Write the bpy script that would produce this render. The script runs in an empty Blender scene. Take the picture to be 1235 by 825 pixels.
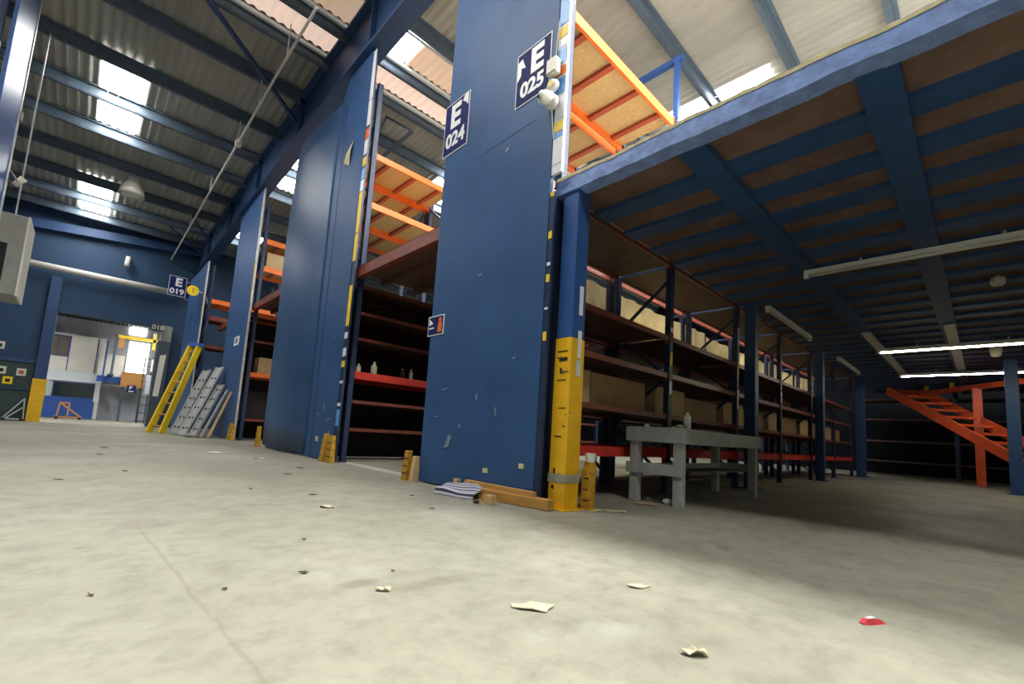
import bpy, bmesh, math, random
from mathutils import Vector, Matrix
R = random.Random(7)
scene = bpy.context.scene
COL = scene.collection
V = Vector

# ------------------------------------------------------------------ materials
MATS = {}
def mat(name, col, rough=0.6, metal=0.0, var=0.0, vscale=3.0, bump=0.0, bscale=40.0,
        spec=0.4, coat=0.0, col2=None, stretch=None, speck=None, speck_scale=14.0, speck_t=0.68):
    if name in MATS: return MATS[name]
    m = bpy.data.materials.new(name); m.use_nodes = True
    nt = m.node_tree; N = nt.nodes; L = nt.links
    b = N['Principled BSDF']
    b.inputs['Roughness'].default_value = rough
    b.inputs['Metallic'].default_value = metal
    b.inputs['Specular IOR Level'].default_value = spec
    b.inputs['Coat Weight'].default_value = coat
    b.inputs['Coat Roughness'].default_value = 0.12
    c = (*col, 1)
    tc = N.new('ShaderNodeTexCoord'); mp = N.new('ShaderNodeMapping')
    L.new(tc.outputs['Object'], mp.inputs['Vector'])
    if stretch: mp.inputs['Scale'].default_value = stretch
    out = None
    if var > 0 or col2:
        n = N.new('ShaderNodeTexNoise'); n.inputs['Scale'].default_value = vscale
        n.inputs['Detail'].default_value = 6; n.inputs['Roughness'].default_value = 0.62
        L.new(mp.outputs[0], n.inputs['Vector'])
        r = N.new('ShaderNodeValToRGB')
        r.color_ramp.elements[0].position = 0.32; r.color_ramp.elements[1].position = 0.7
        a = col2 if col2 else tuple(max(0, x*(1-var)) for x in col)
        z = col if col2 else tuple(min(1, x*(1+var)) for x in col)
        r.color_ramp.elements[0].color = (*a, 1); r.color_ramp.elements[1].color = (*z, 1)
        L.new(n.outputs['Fac'], r.inputs['Fac']); out = r.outputs['Color']
    if speck:
        n2 = N.new('ShaderNodeTexNoise'); n2.inputs['Scale'].default_value = speck_scale
        n2.inputs['Detail'].default_value = 4
        L.new(mp.outputs[0], n2.inputs['Vector'])
        r2 = N.new('ShaderNodeValToRGB')
        r2.color_ramp.elements[0].position = speck_t; r2.color_ramp.elements[1].position = speck_t+0.03
        r2.color_ramp.elements[0].color = (0,0,0,1); r2.color_ramp.elements[1].color = (1,1,1,1)
        L.new(n2.outputs['Fac'], r2.inputs['Fac'])
        mx = N.new('ShaderNodeMix'); mx.data_type = 'RGBA'
        L.new(r2.outputs['Color'], mx.inputs['Factor'])
        if out: L.new(out, mx.inputs['A'])
        else: mx.inputs['A'].default_value = c
        mx.inputs['B'].default_value = (*speck, 1)
        out = mx.outputs['Result']
    if out: L.new(out, b.inputs['Base Color'])
    else: b.inputs['Base Color'].default_value = c
    if bump > 0:
        n3 = N.new('ShaderNodeTexNoise'); n3.inputs['Scale'].default_value = bscale
        n3.inputs['Detail'].default_value = 5
        L.new(mp.outputs[0], n3.inputs['Vector'])
        bp = N.new('ShaderNodeBump'); bp.inputs['Strength'].default_value = bump
        bp.inputs['Distance'].default_value = 0.02
        L.new(n3.outputs['Fac'], bp.inputs['Height']); L.new(bp.outputs[0], b.inputs['Normal'])
    MATS[name] = m; return m
def emis(name, col, s):
    m = bpy.data.materials.new(name); m.use_nodes = True
    b = m.node_tree.nodes['Principled BSDF']
    b.inputs['Base Color'].default_value = (*[min(1, x) for x in col], 1)
    b.inputs['Emission Color'].default_value = (*col, 1); b.inputs['Emission Strength'].default_value = s
    MATS[name] = m; return m

BLUE   = mat('blue_panel_paint', (0.034,0.092,0.225), 0.5, spec=0.2, var=0.16, vscale=1.3, bump=0.06, bscale=25, speck=(0.22,0.27,0.33), speck_scale=9, speck_t=0.735)
BLUEG  = mat('blue_glossy_sheet', (0.034,0.088,0.20), 0.42, var=0.22, vscale=1.0, bump=0.10, bscale=1.6, spec=0.25, speck=(0.20,0.24,0.30), speck_scale=7, speck_t=0.74)
BLUEB  = mat('blue_beam_paint', (0.024,0.062,0.155), 0.5, var=0.12, vscale=3)
DECKB  = mat('deck_blue_paint', (0.03,0.082,0.205), 0.5, var=0.12, vscale=3)
BLUEC  = mat('blue_column_paint', (0.03,0.09,0.28), 0.42, var=0.15, vscale=5)
BLUEW  = mat('blue_wall_paint', (0.015,0.049,0.108), 0.6, var=0.15, vscale=0.8)
NAVY   = mat('navy_upright_paint', (0.018,0.034,0.085), 0.45, var=0.25, vscale=12, speck=(0.16,0.17,0.19), speck_scale=30, speck_t=0.72)
FASC   = mat('fascia_pale_blue', (0.20,0.30,0.60), 0.6, var=0.25, vscale=9, bump=0.5, bscale=18)
FOAM   = mat('dried_sealant', (0.62,0.55,0.34), 0.8, var=0.2, vscale=14, bump=0.5, bscale=30)
YELLOW = mat('yellow_guard_paint', (0.82,0.46,0.015), 0.45, var=0.12, vscale=6, speck=(0.09,0.06,0.03), speck_scale=17, speck_t=0.69)
MUST = mat('worn_mustard_paint',(0.52,0.28,0.02),0.55,var=0.3,vscale=14,speck=(0.10,0.06,0.03),speck_scale=22,speck_t=0.62)
YELL2  = mat('yellow_fibreglass', (0.85,0.60,0.03), 0.4, var=0.08, vscale=6)
YSTK   = mat('yellow_sticker', (0.9,0.62,0.02), 0.5)
ORANGE = mat('orange_beam_paint', (0.86,0.17,0.02), 0.4, var=0.12, vscale=6)
REDB   = mat('red_beam_paint', (0.19,0.042,0.024), 0.42, var=0.22, vscale=7)
REDX   = mat('bright_red_beam_paint', (0.62,0.045,0.03), 0.38, var=0.15, vscale=6)
BARR   = mat('dark_red_cross_bar', (0.48,0.09,0.035), 0.5)
STAIR  = mat('stair_orange_paint', (0.72,0.10,0.03), 0.45, var=0.15, vscale=5)
CHIP   = mat('chipboard', (0.66,0.42,0.17), 0.75, var=0.12, vscale=22)
BROWN  = mat('brown_shelf_board', (0.10,0.052,0.036), 0.6, var=0.25, vscale=5)
DUSTCH = mat('dusty_deck_board', (0.18,0.11,0.085), 0.85, var=0.3, vscale=3)
WOOD   = mat('pine_timber', (0.50,0.27,0.07), 0.6, var=0.2, vscale=3, stretch=(8,1,8))
WOODE  = mat('raw_wood_block', (0.62,0.42,0.2), 0.7, var=0.15, vscale=20)
BENCH  = mat('grey_bench_paint', (0.40,0.43,0.405), 0.55, var=0.15, vscale=7, speck=(0.22,0.26,0.22), speck_scale=16, speck_t=0.7)
STEEL  = mat('ladder_aluminium', (0.40,0.41,0.39), 0.5, 0.2, var=0.2, vscale=8)
GALV   = mat('galvanised_steel', (0.52,0.53,0.52), 0.45, 0.25, var=0.15, vscale=9)
PURL   = mat('purlin_steel', (0.085,0.12,0.16), 0.5, 0.2, var=0.15, vscale=4)
ROOF   = mat('roof_sheet', (0.34,0.335,0.30), 0.6, 0.1, var=0.22, vscale=0.9, stretch=(1,0.25,1))
WHITE  = mat('white_paint', (0.8,0.8,0.76), 0.5, var=0.04)
CREAM  = mat('cream_plastic', (0.66,0.64,0.54), 0.4, var=0.05)
LENS   = mat('black_glass', (0.01,0.01,0.012), 0.1)
NAVYS  = mat('navy_sign', (0.016,0.022,0.115), 0.6, spec=0.08)
SIGNW  = mat('white_lettering', (0.85,0.85,0.85), 0.4)
GREYP  = mat('grey_pipe', (0.62,0.60,0.55), 0.5, var=0.06)
GREYB  = mat('grey_steel_cabinet', (0.26,0.26,0.24), 0.5, var=0.1, vscale=4)
DARK   = mat('dark_void', (0.012,0.012,0.014), 0.8)
CARD   = mat('cardboard', (0.42,0.27,0.13), 0.8, var=0.12, vscale=4)
CARD2  = mat('pale_cardboard', (0.55,0.40,0.21), 0.8, var=0.12, vscale=4)
PAPER  = mat('cream_paper', (0.50,0.46,0.33), 0.8, var=0.08, vscale=12)
REDW   = mat('red_wrapper', (0.62,0.06,0.07), 0.35, var=0.2, vscale=30)
LEAF   = mat('dry_leaf_brown', (0.10,0.075,0.04), 0.8, var=0.3, vscale=30)
GREEN  = mat('dark_green_shutter', (0.03,0.055,0.05), 0.55, var=0.2, vscale=2)
TUBEOFF= mat('unlit_tube', (0.62,0.60,0.52), 0.35)
CONCW  = mat('grey_render_wall', (0.50,0.51,0.55), 0.8, var=0.25, vscale=1.3)
OFFW   = mat('office_white_panel', (0.72,0.70,0.62), 0.6, var=0.05)
OFFB   = mat('office_blue_panel', (0.035,0.10,0.36), 0.5)
GLASSD = mat('dark_window_glass', (0.015,0.03,0.03), 0.08)
PURPLE = mat('purple_frame', (0.10,0.06,0.28), 0.5)
OCHRE  = mat('ochre_panel', (0.55,0.26,0.07), 0.6, var=0.1)
BLACK  = mat('black_marker', (0.03,0.02,0.012), 0.7)
LAMPSH = mat('lamp_aluminium', (0.80,0.76,0.66), 0.3, 0.15)

SKY  = emis('skylight_daylight', (1.0,0.99,0.97), 30.0)
SKYB = emis('bright_skylight_daylight', (1.0,0.99,0.95), 34.0)
SKYC = emis('brightest_skylight_daylight', (1.0,0.99,0.95), 50.0)
SKYF = emis('small_skylight_daylight', (1.0,0.99,0.98), 12.0)
PINK = emis('weathered_translucent_sheet', (0.95,0.72,0.60), 0.62)
TAN = emis('weathered_tan_sheet', (0.80,0.58,0.42), 0.42)
TUBY = emis('lit_tube_warm', (1.0,0.90,0.60), 42.0)
TUBW = emis('lit_tube_cool', (0.90,0.96,0.98), 42.0)
TUBA = emis('aisle_tube_warm', (1.0,0.90,0.62), 62.0)
LITP = emis('glowing_panel', (1.0,0.98,0.95), 2.2)  # white store panel, emissive so that it glows by itself

def floor_mat():
    m = bpy.data.materials.new('concrete_floor'); m.use_nodes = True
    nt = m.node_tree; N = nt.nodes; L = nt.links; b = N['Principled BSDF']
    tc = N.new('ShaderNodeTexCoord')
    def noise(s, d=6, r=0.6):
        n = N.new('ShaderNodeTexNoise'); n.inputs['Scale'].default_value = s
        n.inputs['Detail'].default_value = d; n.inputs['Roughness'].default_value = r
        L.new(tc.outputs['Object'], n.inputs['Vector']); return n.outputs['Fac']
    def ramp(f, stops):
        r = N.new('ShaderNodeValToRGB'); e = r.color_ramp.elements
        e[0].position, e[0].color = stops[0][0], (*stops[0][1],1)
        e[1].position, e[1].color = stops[-1][0], (*stops[-1][1],1)
        for p, c in stops[1:-1]:
            q = e.new(p); q.color = (*c,1)
        L.new(f, r.inputs['Fac']); return r.outputs['Color']
    def mix(f, a, bb, mode='MIX'):
        x = N.new('ShaderNodeMix'); x.data_type = 'RGBA'; x.blend_type = mode
        if isinstance(f, float): x.inputs['Factor'].default_value = f
        else: L.new(f, x.inputs['Factor'])
        for k, vv in (('A',a),('B',bb)):
            if isinstance(vv, tuple): x.inputs[k].default_value = (*vv,1)
            else: L.new(vv, x.inputs[k])
        return x.outputs['Result']
    base = ramp(noise(0.55), [(0.3,(0.258,0.250,0.192)),(0.5,(0.308,0.299,0.234)),(0.72,(0.358,0.349,0.279))])
    fine = ramp(noise(7,8,0.7), [(0.28,(0.70,0.70,0.68)),(0.52,(0.97,0.97,0.97)),(0.75,(1.10,1.10,1.10))])
    c = mix(1.0, base, fine, 'MULTIPLY')
    worn = ramp(noise(1.7,7,0.65), [(0.60,(0,0,0)),(0.70,(1,1,1))])
    c = mix(worn, c, (0.365,0.36,0.305))
    stain = ramp(noise(2.9,5,0.55), [(0.655,(0,0,0)),(0.71,(0.6,0.6,0.6))])
    c = mix(stain, c, (0.17,0.16,0.125))
    spk = ramp(noise(38,3,0.5), [(0.71,(0,0,0)),(0.74,(0.55,0.55,0.55))])
    c = mix(spk, c, (0.22,0.20,0.15))
    sp = N.new('ShaderNodeSeparateXYZ'); L.new(tc.outputs['Object'], sp.inputs[0])
    def m2(op, a, bb):
        q = N.new('ShaderNodeMath'); q.operation = op; q.use_clamp = False
        for i, vv in enumerate((a, bb)):
            if isinstance(vv, (int,float)): q.inputs[i].default_value = vv
            else: L.new(vv, q.inputs[i])
        return q.outputs[0]
    nz = m2('MULTIPLY', noise(9.0,5,0.6), 1.4)
    for (cx_, cy_, rx_, ry_, colr, amt) in ((0.84,1.66,0.09,0.05,(0.16,0.15,0.125),0.6),(1.10,1.52,0.22,0.05,(0.19,0.155,0.11),0.45),(0.32,3.1,0.16,0.16,(0.20,0.19,0.15),0.35),(2.2,2.6,0.5,0.4,(0.42,0.41,0.36),0.3),(1.25,0.85,0.14,0.10,(0.42,0.41,0.35),0.28),(4.6,1.25,0.3,0.16,(0.44,0.39,0.28),0.5),(4.35,0.95,0.25,0.12,(0.13,0.12,0.09),0.5),(1.9,3.9,0.25,0.1,(0.18,0.17,0.14),0.35)):
        ex = m2('MULTIPLY', m2('SUBTRACT', sp.outputs[0], cx_), 1/rx_); ey = m2('MULTIPLY', m2('SUBTRACT', sp.outputs[1], cy_), 1/ry_)
        dd = m2('ADD', m2('ADD', m2('MULTIPLY', ex, ex), m2('MULTIPLY', ey, ey)), nz)
        mr = N.new('ShaderNodeMapRange'); L.new(dd, mr.inputs['Value']); mr.inputs['From Min'].default_value = 1.75; mr.inputs['From Max'].default_value = 0.9
        mr.inputs['To Min'].default_value = 0; mr.inputs['To Max'].default_value = amt
        c = mix(mr.outputs[0], c, colr)
    # a sawn joint with a ragged edge, running along the aisle
    sx = N.new('ShaderNodeSeparateXYZ'); L.new(tc.outputs['Object'], sx.inputs[0])
    def math_(op, a, bb):
        q = N.new('ShaderNodeMath'); q.operation = op
        for i, vv in enumerate((a, bb)):
            if isinstance(vv, (int,float)): q.inputs[i].default_value = vv
            else: L.new(vv, q.inputs[i])
        return q.outputs[0]
    wob = math_('MULTIPLY', math_('SUBTRACT', noise(3.0,4,0.6), 0.5), 0.05)
    dx = math_('ABSOLUTE', math_('ADD', math_('SUBTRACT', sx.outputs[0], math_('MULTIPLY_ADD', sx.outputs[1], -0.048)), wob), 0)
    # line x = 0.44 - 0.048*y
    mnode = math_('SUBTRACT', sx.outputs[0], 0.44)
    line = math_('ABSOLUTE', math_('ADD', math_('ADD', mnode, math_('MULTIPLY', sx.outputs[1], 0.048)), wob), 0)
    near = math_('LESS_THAN', line, math_('MULTIPLY', noise(5.0,3,0.5), 0.014))
    lim = math_('MULTIPLY', near, math_('LESS_THAN', sx.outputs[1], 3.15))
    lim = math_('MULTIPLY', lim, math_('GREATER_THAN', noise(9.0,4,0.6), 0.36))
    c = mix(math_('MULTIPLY', lim, 0.38), c, (0.20,0.19,0.13))
    L.new(c, b.inputs['Base Color'])
    rr = N.new('ShaderNodeMapRange'); L.new(noise(1.2), rr.inputs['Value'])
    rr.inputs['From Min'].default_value = 0.3; rr.inputs['From Max'].default_value = 0.7
    rr.inputs['To Min'].default_value = 0.42; rr.inputs['To Max'].default_value = 0.72
    L.new(rr.outputs[0], b.inputs['Roughness']); b.inputs['Specular IOR Level'].default_value = 0.35
    bp = N.new('ShaderNodeBump'); bp.inputs['Strength'].default_value = 0.12; bp.inputs['Distance'].default_value = 0.01
    L.new(noise(18,8,0.7), bp.inputs['Height']); L.new(bp.outputs[0], b.inputs['Normal'])
    return m
def stripe_mat():
    m = bpy.data.materials.new('navy_white_stripe'); m.use_nodes = True
    nt = m.node_tree; N = nt.nodes; L = nt.links; b = N['Principled BSDF']
    tc = N.new('ShaderNodeTexCoord'); w = N.new('ShaderNodeTexWave'); w.inputs['Scale'].default_value = 8.5
    w.bands_direction = 'X'; mp = N.new('ShaderNodeMapping'); mp.inputs['Rotation'].default_value = (0,0,-0.21)
    L.new(tc.outputs['Object'], mp.inputs[0]); L.new(mp.outputs[0], w.inputs['Vector'])
    r = N.new('ShaderNodeValToRGB'); r.color_ramp.interpolation = 'CONSTANT'
    r.color_ramp.elements[0].color = (0.02,0.022,0.05,1); r.color_ramp.elements[1].position = 0.42
    r.color_ramp.elements[1].color = (0.62,0.62,0.72,1)
    L.new(w.outputs['Fac'], r.inputs['Fac']); L.new(r.outputs[0], b.inputs['Base Color'])
    b.inputs['Roughness'].default_value = 0.8
    return m
def translucent_mat():
    m = bpy.data.materials.new('cream_translucent_sheet'); m.use_nodes = True
    nt = m.node_tree; N = nt.nodes; L = nt.links
    d = N.new('ShaderNodeBsdfDiffuse'); t = N.new('ShaderNodeBsdfTranslucent'); mx = N.new('ShaderNodeMixShader')
    n = N.new('ShaderNodeTexNoise'); n.inputs['Scale'].default_value = 2.2; n.inputs['Detail'].default_value = 5
    tc = N.new('ShaderNodeTexCoord'); L.new(tc.outputs['Object'], n.inputs['Vector'])
    r = N.new('ShaderNodeValToRGB'); r.color_ramp.elements[0].position = 0.3; r.color_ramp.elements[1].position = 0.7
    r.color_ramp.elements[0].color = (0.50,0.40,0.20,1); r.color_ramp.elements[1].color = (0.78,0.68,0.42,1)
    L.new(n.outputs['Fac'], r.inputs['Fac'])
    L.new(r.outputs[0], d.inputs['Color']); L.new(r.outputs[0], t.inputs['Color'])
    mx.inputs[0].default_value = 0.6
    L.new(d.outputs[0], mx.inputs[1]); L.new(t.outputs[0], mx.inputs[2])
    L.new(mx.outputs[0], N['Material Output'].inputs['Surface'])
    return m
FLOORM = floor_mat(); STRIPE = stripe_mat(); TRANS = translucent_mat()

# ------------------------------------------------------------------ helpers
ORG = {}
class MB:
    def __init__(s): s.v = []; s.f = []
    def add(s, vs, fs):
        o = len(s.v); s.v += [tuple(p) for p in vs]; s.f += [tuple(i+o for i in f) for f in fs]; return s
    def hexa(s, p): return s.add(p, [(0,3,2,1),(4,5,6,7),(0,1,5,4),(1,2,6,5),(2,3,7,6),(3,0,4,7)])
    def box(s, x0,x1,y0,y1,z0,z1):
        return s.hexa([(x0,y0,z0),(x1,y0,z0),(x1,y1,z0),(x0,y1,z0),(x0,y0,z1),(x1,y0,z1),(x1,y1,z1),(x0,y1,z1)])
    def bar(s, a, b, w, h, up=(0,0,1)):
        a = V(a); b = V(b); d = (b-a).normalized(); u = V(up)
        if abs(d.dot(u)) > 0.98: u = V((0,1,0))
        r = d.cross(u).normalized(); u = r.cross(d).normalized()
        P = []
        for q in (a, b):
            P += [q-r*w/2-u*h/2, q+r*w/2-u*h/2, q+r*w/2+u*h/2, q-r*w/2+u*h/2]
        return s.hexa(P)
    def tube(s, a, b, r0, r1=None, n=12):
        a = V(a); b = V(b); r1 = r0 if r1 is None else r1
        d = (b-a).normalized(); u = V((0,0,1)) if abs(d.z) < 0.9 else V((1,0,0))
        x = d.cross(u).normalized(); y = d.cross(x)
        vs = []
        for q, r in ((a,r0),(b,r1)):
            for i in range(n):
                t = 2*math.pi*i/n; vs.append(q + x*math.cos(t)*r + y*math.sin(t)*r)
        fs = [(i,(i+1)%n,n+(i+1)%n,n+i) for i in range(n)]
        fs += [tuple(range(n-1,-1,-1)), tuple(range(n,2*n))]
        return s.add(vs, fs)
    def lathe(s, prof, c, axis=(0,0,1), n=28):
        c = V(c); d = V(axis).normalized(); u = V((0,0,1)) if abs(d.z) < 0.9 else V((1,0,0))
        x = d.cross(u).normalized(); y = d.cross(x); vs = []
        for r, h in prof:
            for i in range(n):
                t = 2*math.pi*i/n; vs.append(c + d*h + x*math.cos(t)*r + y*math.sin(t)*r)
        fs = []
        for k in range(len(prof)-1):
            for i in range(n): fs.append((k*n+i, k*n+(i+1)%n, (k+1)*n+(i+1)%n, (k+1)*n+i))
        return s.add(vs, fs)
    def prism(s, poly, d):
        n = len(poly); d = V(d)
        vs = [V(p) for p in poly] + [V(p)+d for p in poly]
        fs = [tuple(range(n-1,-1,-1)), tuple(range(n,2*n))] + [(i,(i+1)%n,n+(i+1)%n,n+i) for i in range(n)]
        return s.add(vs, fs)
def obj(name, mb, m, parent=None, bevel=0, smooth=False, kind=None, label=None):
    org = ORG.get(parent, V((0,0,0))) if parent else V((0,0,0))
    me = bpy.data.meshes.new(name)
    me.from_pydata([V(p)-org for p in mb.v], [], mb.f); me.update()
    bm = bmesh.new(); bm.from_mesh(me); bmesh.ops.recalc_face_normals(bm, faces=bm.faces); bm.to_mesh(me); bm.free()
    ms = m if isinstance(m, (list,tuple)) else [m]
    for x in ms: me.materials.append(x)
    if smooth:
        for p in me.polygons: p.use_smooth = True
    o = bpy.data.objects.new(name, me); COL.objects.link(o)
    if parent: o.parent = parent; ORG[o] = org
    if bevel:
        b = o.modifiers.new('bevel','BEVEL'); b.width = bevel; b.segments = 2; b.limit_method = 'ANGLE'
    if kind: o['kind'] = kind
    if label: o['label'] = label
    return o
def tag(o, label, cat, group=None):
    o['label'] = label; o['category'] = cat
    if group: o['group'] = group
    return o
def thing(name, label, cat, loc, group=None):
    o = bpy.data.objects.new(name, None); COL.objects.link(o); o.location = loc; o.empty_display_size = 0.1
    ORG[o] = V(loc); return tag(o, label, cat, group)
def solo(name, mb, m, label, cat, group=None, **k):
    """a thing that is one mesh, its origin at its base"""
    xs = [p[0] for p in mb.v]; ys = [p[1] for p in mb.v]; zs = [p[2] for p in mb.v]
    c = V(((min(xs)+max(xs))/2, (min(ys)+max(ys))/2, min(zs)))
    mb.v = [tuple(V(p)-c) for p in mb.v]
    o = obj(name, mb, m, **k); o.location = c
    return tag(o, label, cat, group)
def struct(name, mb, m, parent=None, **k):
    return obj(name, mb, m, parent, kind='structure', **k)
def text(s, size, bold=0.0, depth=0.002, align='CENTER'):
    cu = bpy.data.curves.new('t', 'FONT'); cu.body = s; cu.size = size; cu.extrude = depth; cu.offset = bold
    cu.align_x = align; cu.align_y = 'CENTER'
    o = bpy.data.objects.new('t', cu); COL.objects.link(o)
    dg = bpy.context.evaluated_depsgraph_get(); dg.update()
    me = o.evaluated_get(dg).to_mesh()
    vs = [v.co.copy() for v in me.vertices]; fs = [tuple(p.vertices) for p in me.polygons]
    o.evaluated_get(dg).to_mesh_clear()
    bpy.data.objects.remove(o); bpy.data.curves.remove(cu)
    return vs, fs
def text_mb(s, size, centre, right, up, bold=0.0, sx=1.0):
    vs, fs = text(s, size, bold); r = V(right); u = V(up); n = r.cross(u); c = V(centre)
    return MB().add([c + r*p.x*sx + u*p.y + n*p.z for p in vs], fs)

# ------------------------------------------------------------------ room shell
XL, XR, YB, YF = -7.0, 22.0, -8.0, 22.0
def roofz(y): return 8.05 if y < 9 else 8.05 - 0.05*(y-9)
struct('floor', MB().box(XL-1, XR+1, YB-1, 34, -0.2, 0), FLOORM)

def corrugated(x0, x1, ys, zoff=0.0, pitch=0.17, amp=0.026):
    mb = MB(); n = int((x1-x0)/(pitch/4)); vs = []
    for y in ys:
        for i in range(n+1):
            x = x0 + (x1-x0)*i/n
            vs.append((x, y, roofz(y)+zoff+amp*math.sin(2*math.pi*x/pitch)))
    fs = [(k*(n+1)+i, k*(n+1)+i+1, (k+1)*(n+1)+i+1, (k+1)*(n+1)+i) for k in range(len(ys)-1) for i in range(n)]
    return mb.add(vs, fs)
ceil = struct('ceiling', corrugated(XL, XR, [YB, 9.0, YF+0.2]), ROOF, smooth=True)
PY = [-6.4,-4.6,-2.8,-1.0,0.82,2.28,3.75,5.45,6.92,8.10,9.05,10.4,12.1,13.6,15.2,16.8,18.45,19.95,21.4]
for y in PY:
    z = roofz(y) - 0.03; mb = MB()
    mb.box(XL, XR, y-0.012, y+0.012, z-0.22, z); mb.box(XL, XR, y-0.075, y, z-0.025, z); mb.box(XL, XR, y, y+0.075, z-0.245, z-0.22)
    obj('purlin', mb, PURL, ceil)
# pale flange on the purlins framing the translucent strips
for y in (7.2, 8.02, 8.27, 8.98):
    z = roofz(y)-0.05
    obj('strip_frame', MB().box(XL, XR, y-0.03, y+0.03, z-0.07, z), mat('pale_frame',(0.62,0.68,0.72),0.4), ceil)
nwin = [0]
def skylight(x0,x1,y0,y1,m=SKY,corr=True):
    nwin[0] += 1
    ys = [y0] + ([9.0] if y0 < 9 < y1 else []) + [y1]
    return struct('window_%d' % nwin[0], corrugated(x0,x1,ys,-0.032), m, smooth=True)
skylight(-0.52,0.20,12.2,15.05); skylight(-0.80,-0.05,18.5,21.35)       # the two seen over the aisle
skylight(-0.55,0.35,3.0,6.9,SKYB); skylight(-0.55,0.35,-4.4,-1.2,SKYB)      # the same row, over and behind the camera
skylight(3.6,4.75,-5.6,-1.2,SKYC); skylight(3.6,4.75,-0.6,3.9,SKYC)        # over the mezzanine edge, out of view
skylight(-5.2,-4.2,12.2,15.0)
skylight(3.06,3.95,7.0,8.0,SKYF); skylight(6.8,8.4,9.6,12.0); skylight(3.3,4.6,12.4,14.9,SKYF); skylight(3.2,4.4,18.5,19.8,SKYF)  # the widest sheet is hidden, added to brighten the roof between the panels
skylight(8.85,10.4,2.7,4.85); skylight(7.5,9.5,-6.0,-0.8,SKYB); skylight(12,14,-6.0,-0.8,SKYB); skylight(5.6,6.6,-6.0,-0.4,SKYB); skylight(13.5,14.5,2.6,4.95)  # the brighter three are unseen, added to light the mezzanine top and roof
skylight(XL,XR,8.33,8.92,PINK); skylight(XL,3.05,7.26,7.98,TAN); skylight(3.96,XR,7.0,7.98,TAN)

# ------------------------------------------------------------------ far wall with the big doorway
DX0, DX1, DZ = -0.92, 2.22, 3.80
w = struct('wall_back', MB().box(XL, DX0, YF, YF+0.2, 0, 8.1).box(DX1, XR, YF, YF+0.2, 0, 8.1).box(DX0, DX1, YF, YF+0.2, DZ, 8.1), BLUEW)
obj('seam', MB().box(-1.02,-1.0,YF-0.012,YF,2.0,5.0).box(-4.0,-3.98,YF-0.012,YF,0,6.4), BLUEB, w)
struct('wall_left', MB().box(XL-0.2, XL, YB, YF, 0, 8.2), BLUEW)
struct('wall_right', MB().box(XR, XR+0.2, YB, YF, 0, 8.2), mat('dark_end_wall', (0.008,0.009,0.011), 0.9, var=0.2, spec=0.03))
struct('wall_front', MB().box(XL, XR, YB-0.2, YB, 0, 8.2), mat('pale_rear_wall', (0.42,0.42,0.38), 0.7, var=0.1))
struct('trim_1', MB().bar((-4.5,YF-0.12,6.36),(2.9,YF-0.12,7.1),0.24,0.30), BLUEB)     # sloping top rail of the wall
struct('trim_2', MB().box(-5.5,DX0-0.27,YF-0.09,YF,1.93,2.05), BLUEB)                      # rail left of the doorway
t = thing('doorway_post', 'blue steel doorway post with an orange-yellow base left of the opening', 'post', (DX0-0.14, YF-0.2, 0))
obj('post', MB().box(DX0-0.27,DX0+0.02,YF-0.3,YF-0.02,1.42,4.95), BLUEB, t, 0.01)
obj('base_guard', MB().box(DX0-0.29,DX0+0.04,YF-0.32,YF-0.02,0,1.42), YELLOW, t, 0.01, label='orange-yellow painted base')
solo('wall_pipe', MB().tube((-2.6,YF-0.32,5.22),(2.55,YF-0.32,5.22),0.115,n=20), GREYP, 'thick pale grey pipe running level across the far blue wall', 'pipe', smooth=True)
t = thing('wall_floodlight', 'tiny white lamp on a bracket high on the far blue wall', 'lamp', (0.66,YF-0.3,6.0))
obj('bracket', MB().bar((0.66,YF,6.25),(0.66,YF-0.25,6.2),0.04,0.04), GALV, t)
obj('lamp_body', MB().lathe([(0,0.02),(0.07,0.02),(0.09,-0.3),(0.05,-0.36),(0,-0.36)],(0.66,YF-0.25,6.2)), CREAM, t, smooth=True)
# roller shutter left of the doorway
d = struct('door_1', MB().box(-3.6,DX0-0.3,YF-0.06,YF-0.005,0,1.93), GREEN)
obj('rail', MB().box(-3.6,DX0-0.35,YF-0.1,YF-0.06,1.02,1.06), BLUEB, d)
for i, (x, z, m, wds) in enumerate([(-1.95,1.62,CREAM,'white square notice on the green shutter, left one of the upper pair'),
                       (-1.50,1.60,CREAM,'white square notice with a dark mark on the green shutter, nearer the doorway post'),
                       (-1.77,1.30,YSTK,'small yellow square notice on the green shutter below the white ones'),
                       (-2.08,2.42,CREAM,'pale notice on the blue wall above the rail over the shutter')]):
    t = thing('notice', wds, 'notice', (x, YF-0.07, z-0.1), None)
    yy = YF-0.062 if z < 2 else YF-0.001
    obj('plate', MB().box(x-0.11,x+0.11,yy-0.014,yy,z-0.12,z+0.12), m, t)
    obj('symbol', MB().box(x-0.055,x+0.055,yy-0.02,yy-0.014,z-0.06,z+0.05), BARR if i==1 else BLACK, t)
t = thing('folding_trolley', 'grey folded wire trolley leaning by the base of the doorway post', 'trolley', (-1.45,YF-0.35,0))
mb = MB()
for a, b in (((-1.75,0),(-1.3,0.72)),((-1.65,0.05),(-1.28,0.45)),((-1.75,0.03),(-1.28,0.03)),((-1.3,0.72),(-1.26,0.03))):
    mb.tube((a[0],YF-0.35,a[1]+0.03),(b[0],YF-0.2 if b[1]>0.3 else YF-0.35,b[1]+0.03),0.018,n=8)
obj('wire_frame', mb, GALV, t)
for x in (-1.7,-1.3): obj('wheel', MB().tube((x,YF-0.38,0.05),(x,YF-0.34,0.05),0.05,n=14), BLACK, t)

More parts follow.
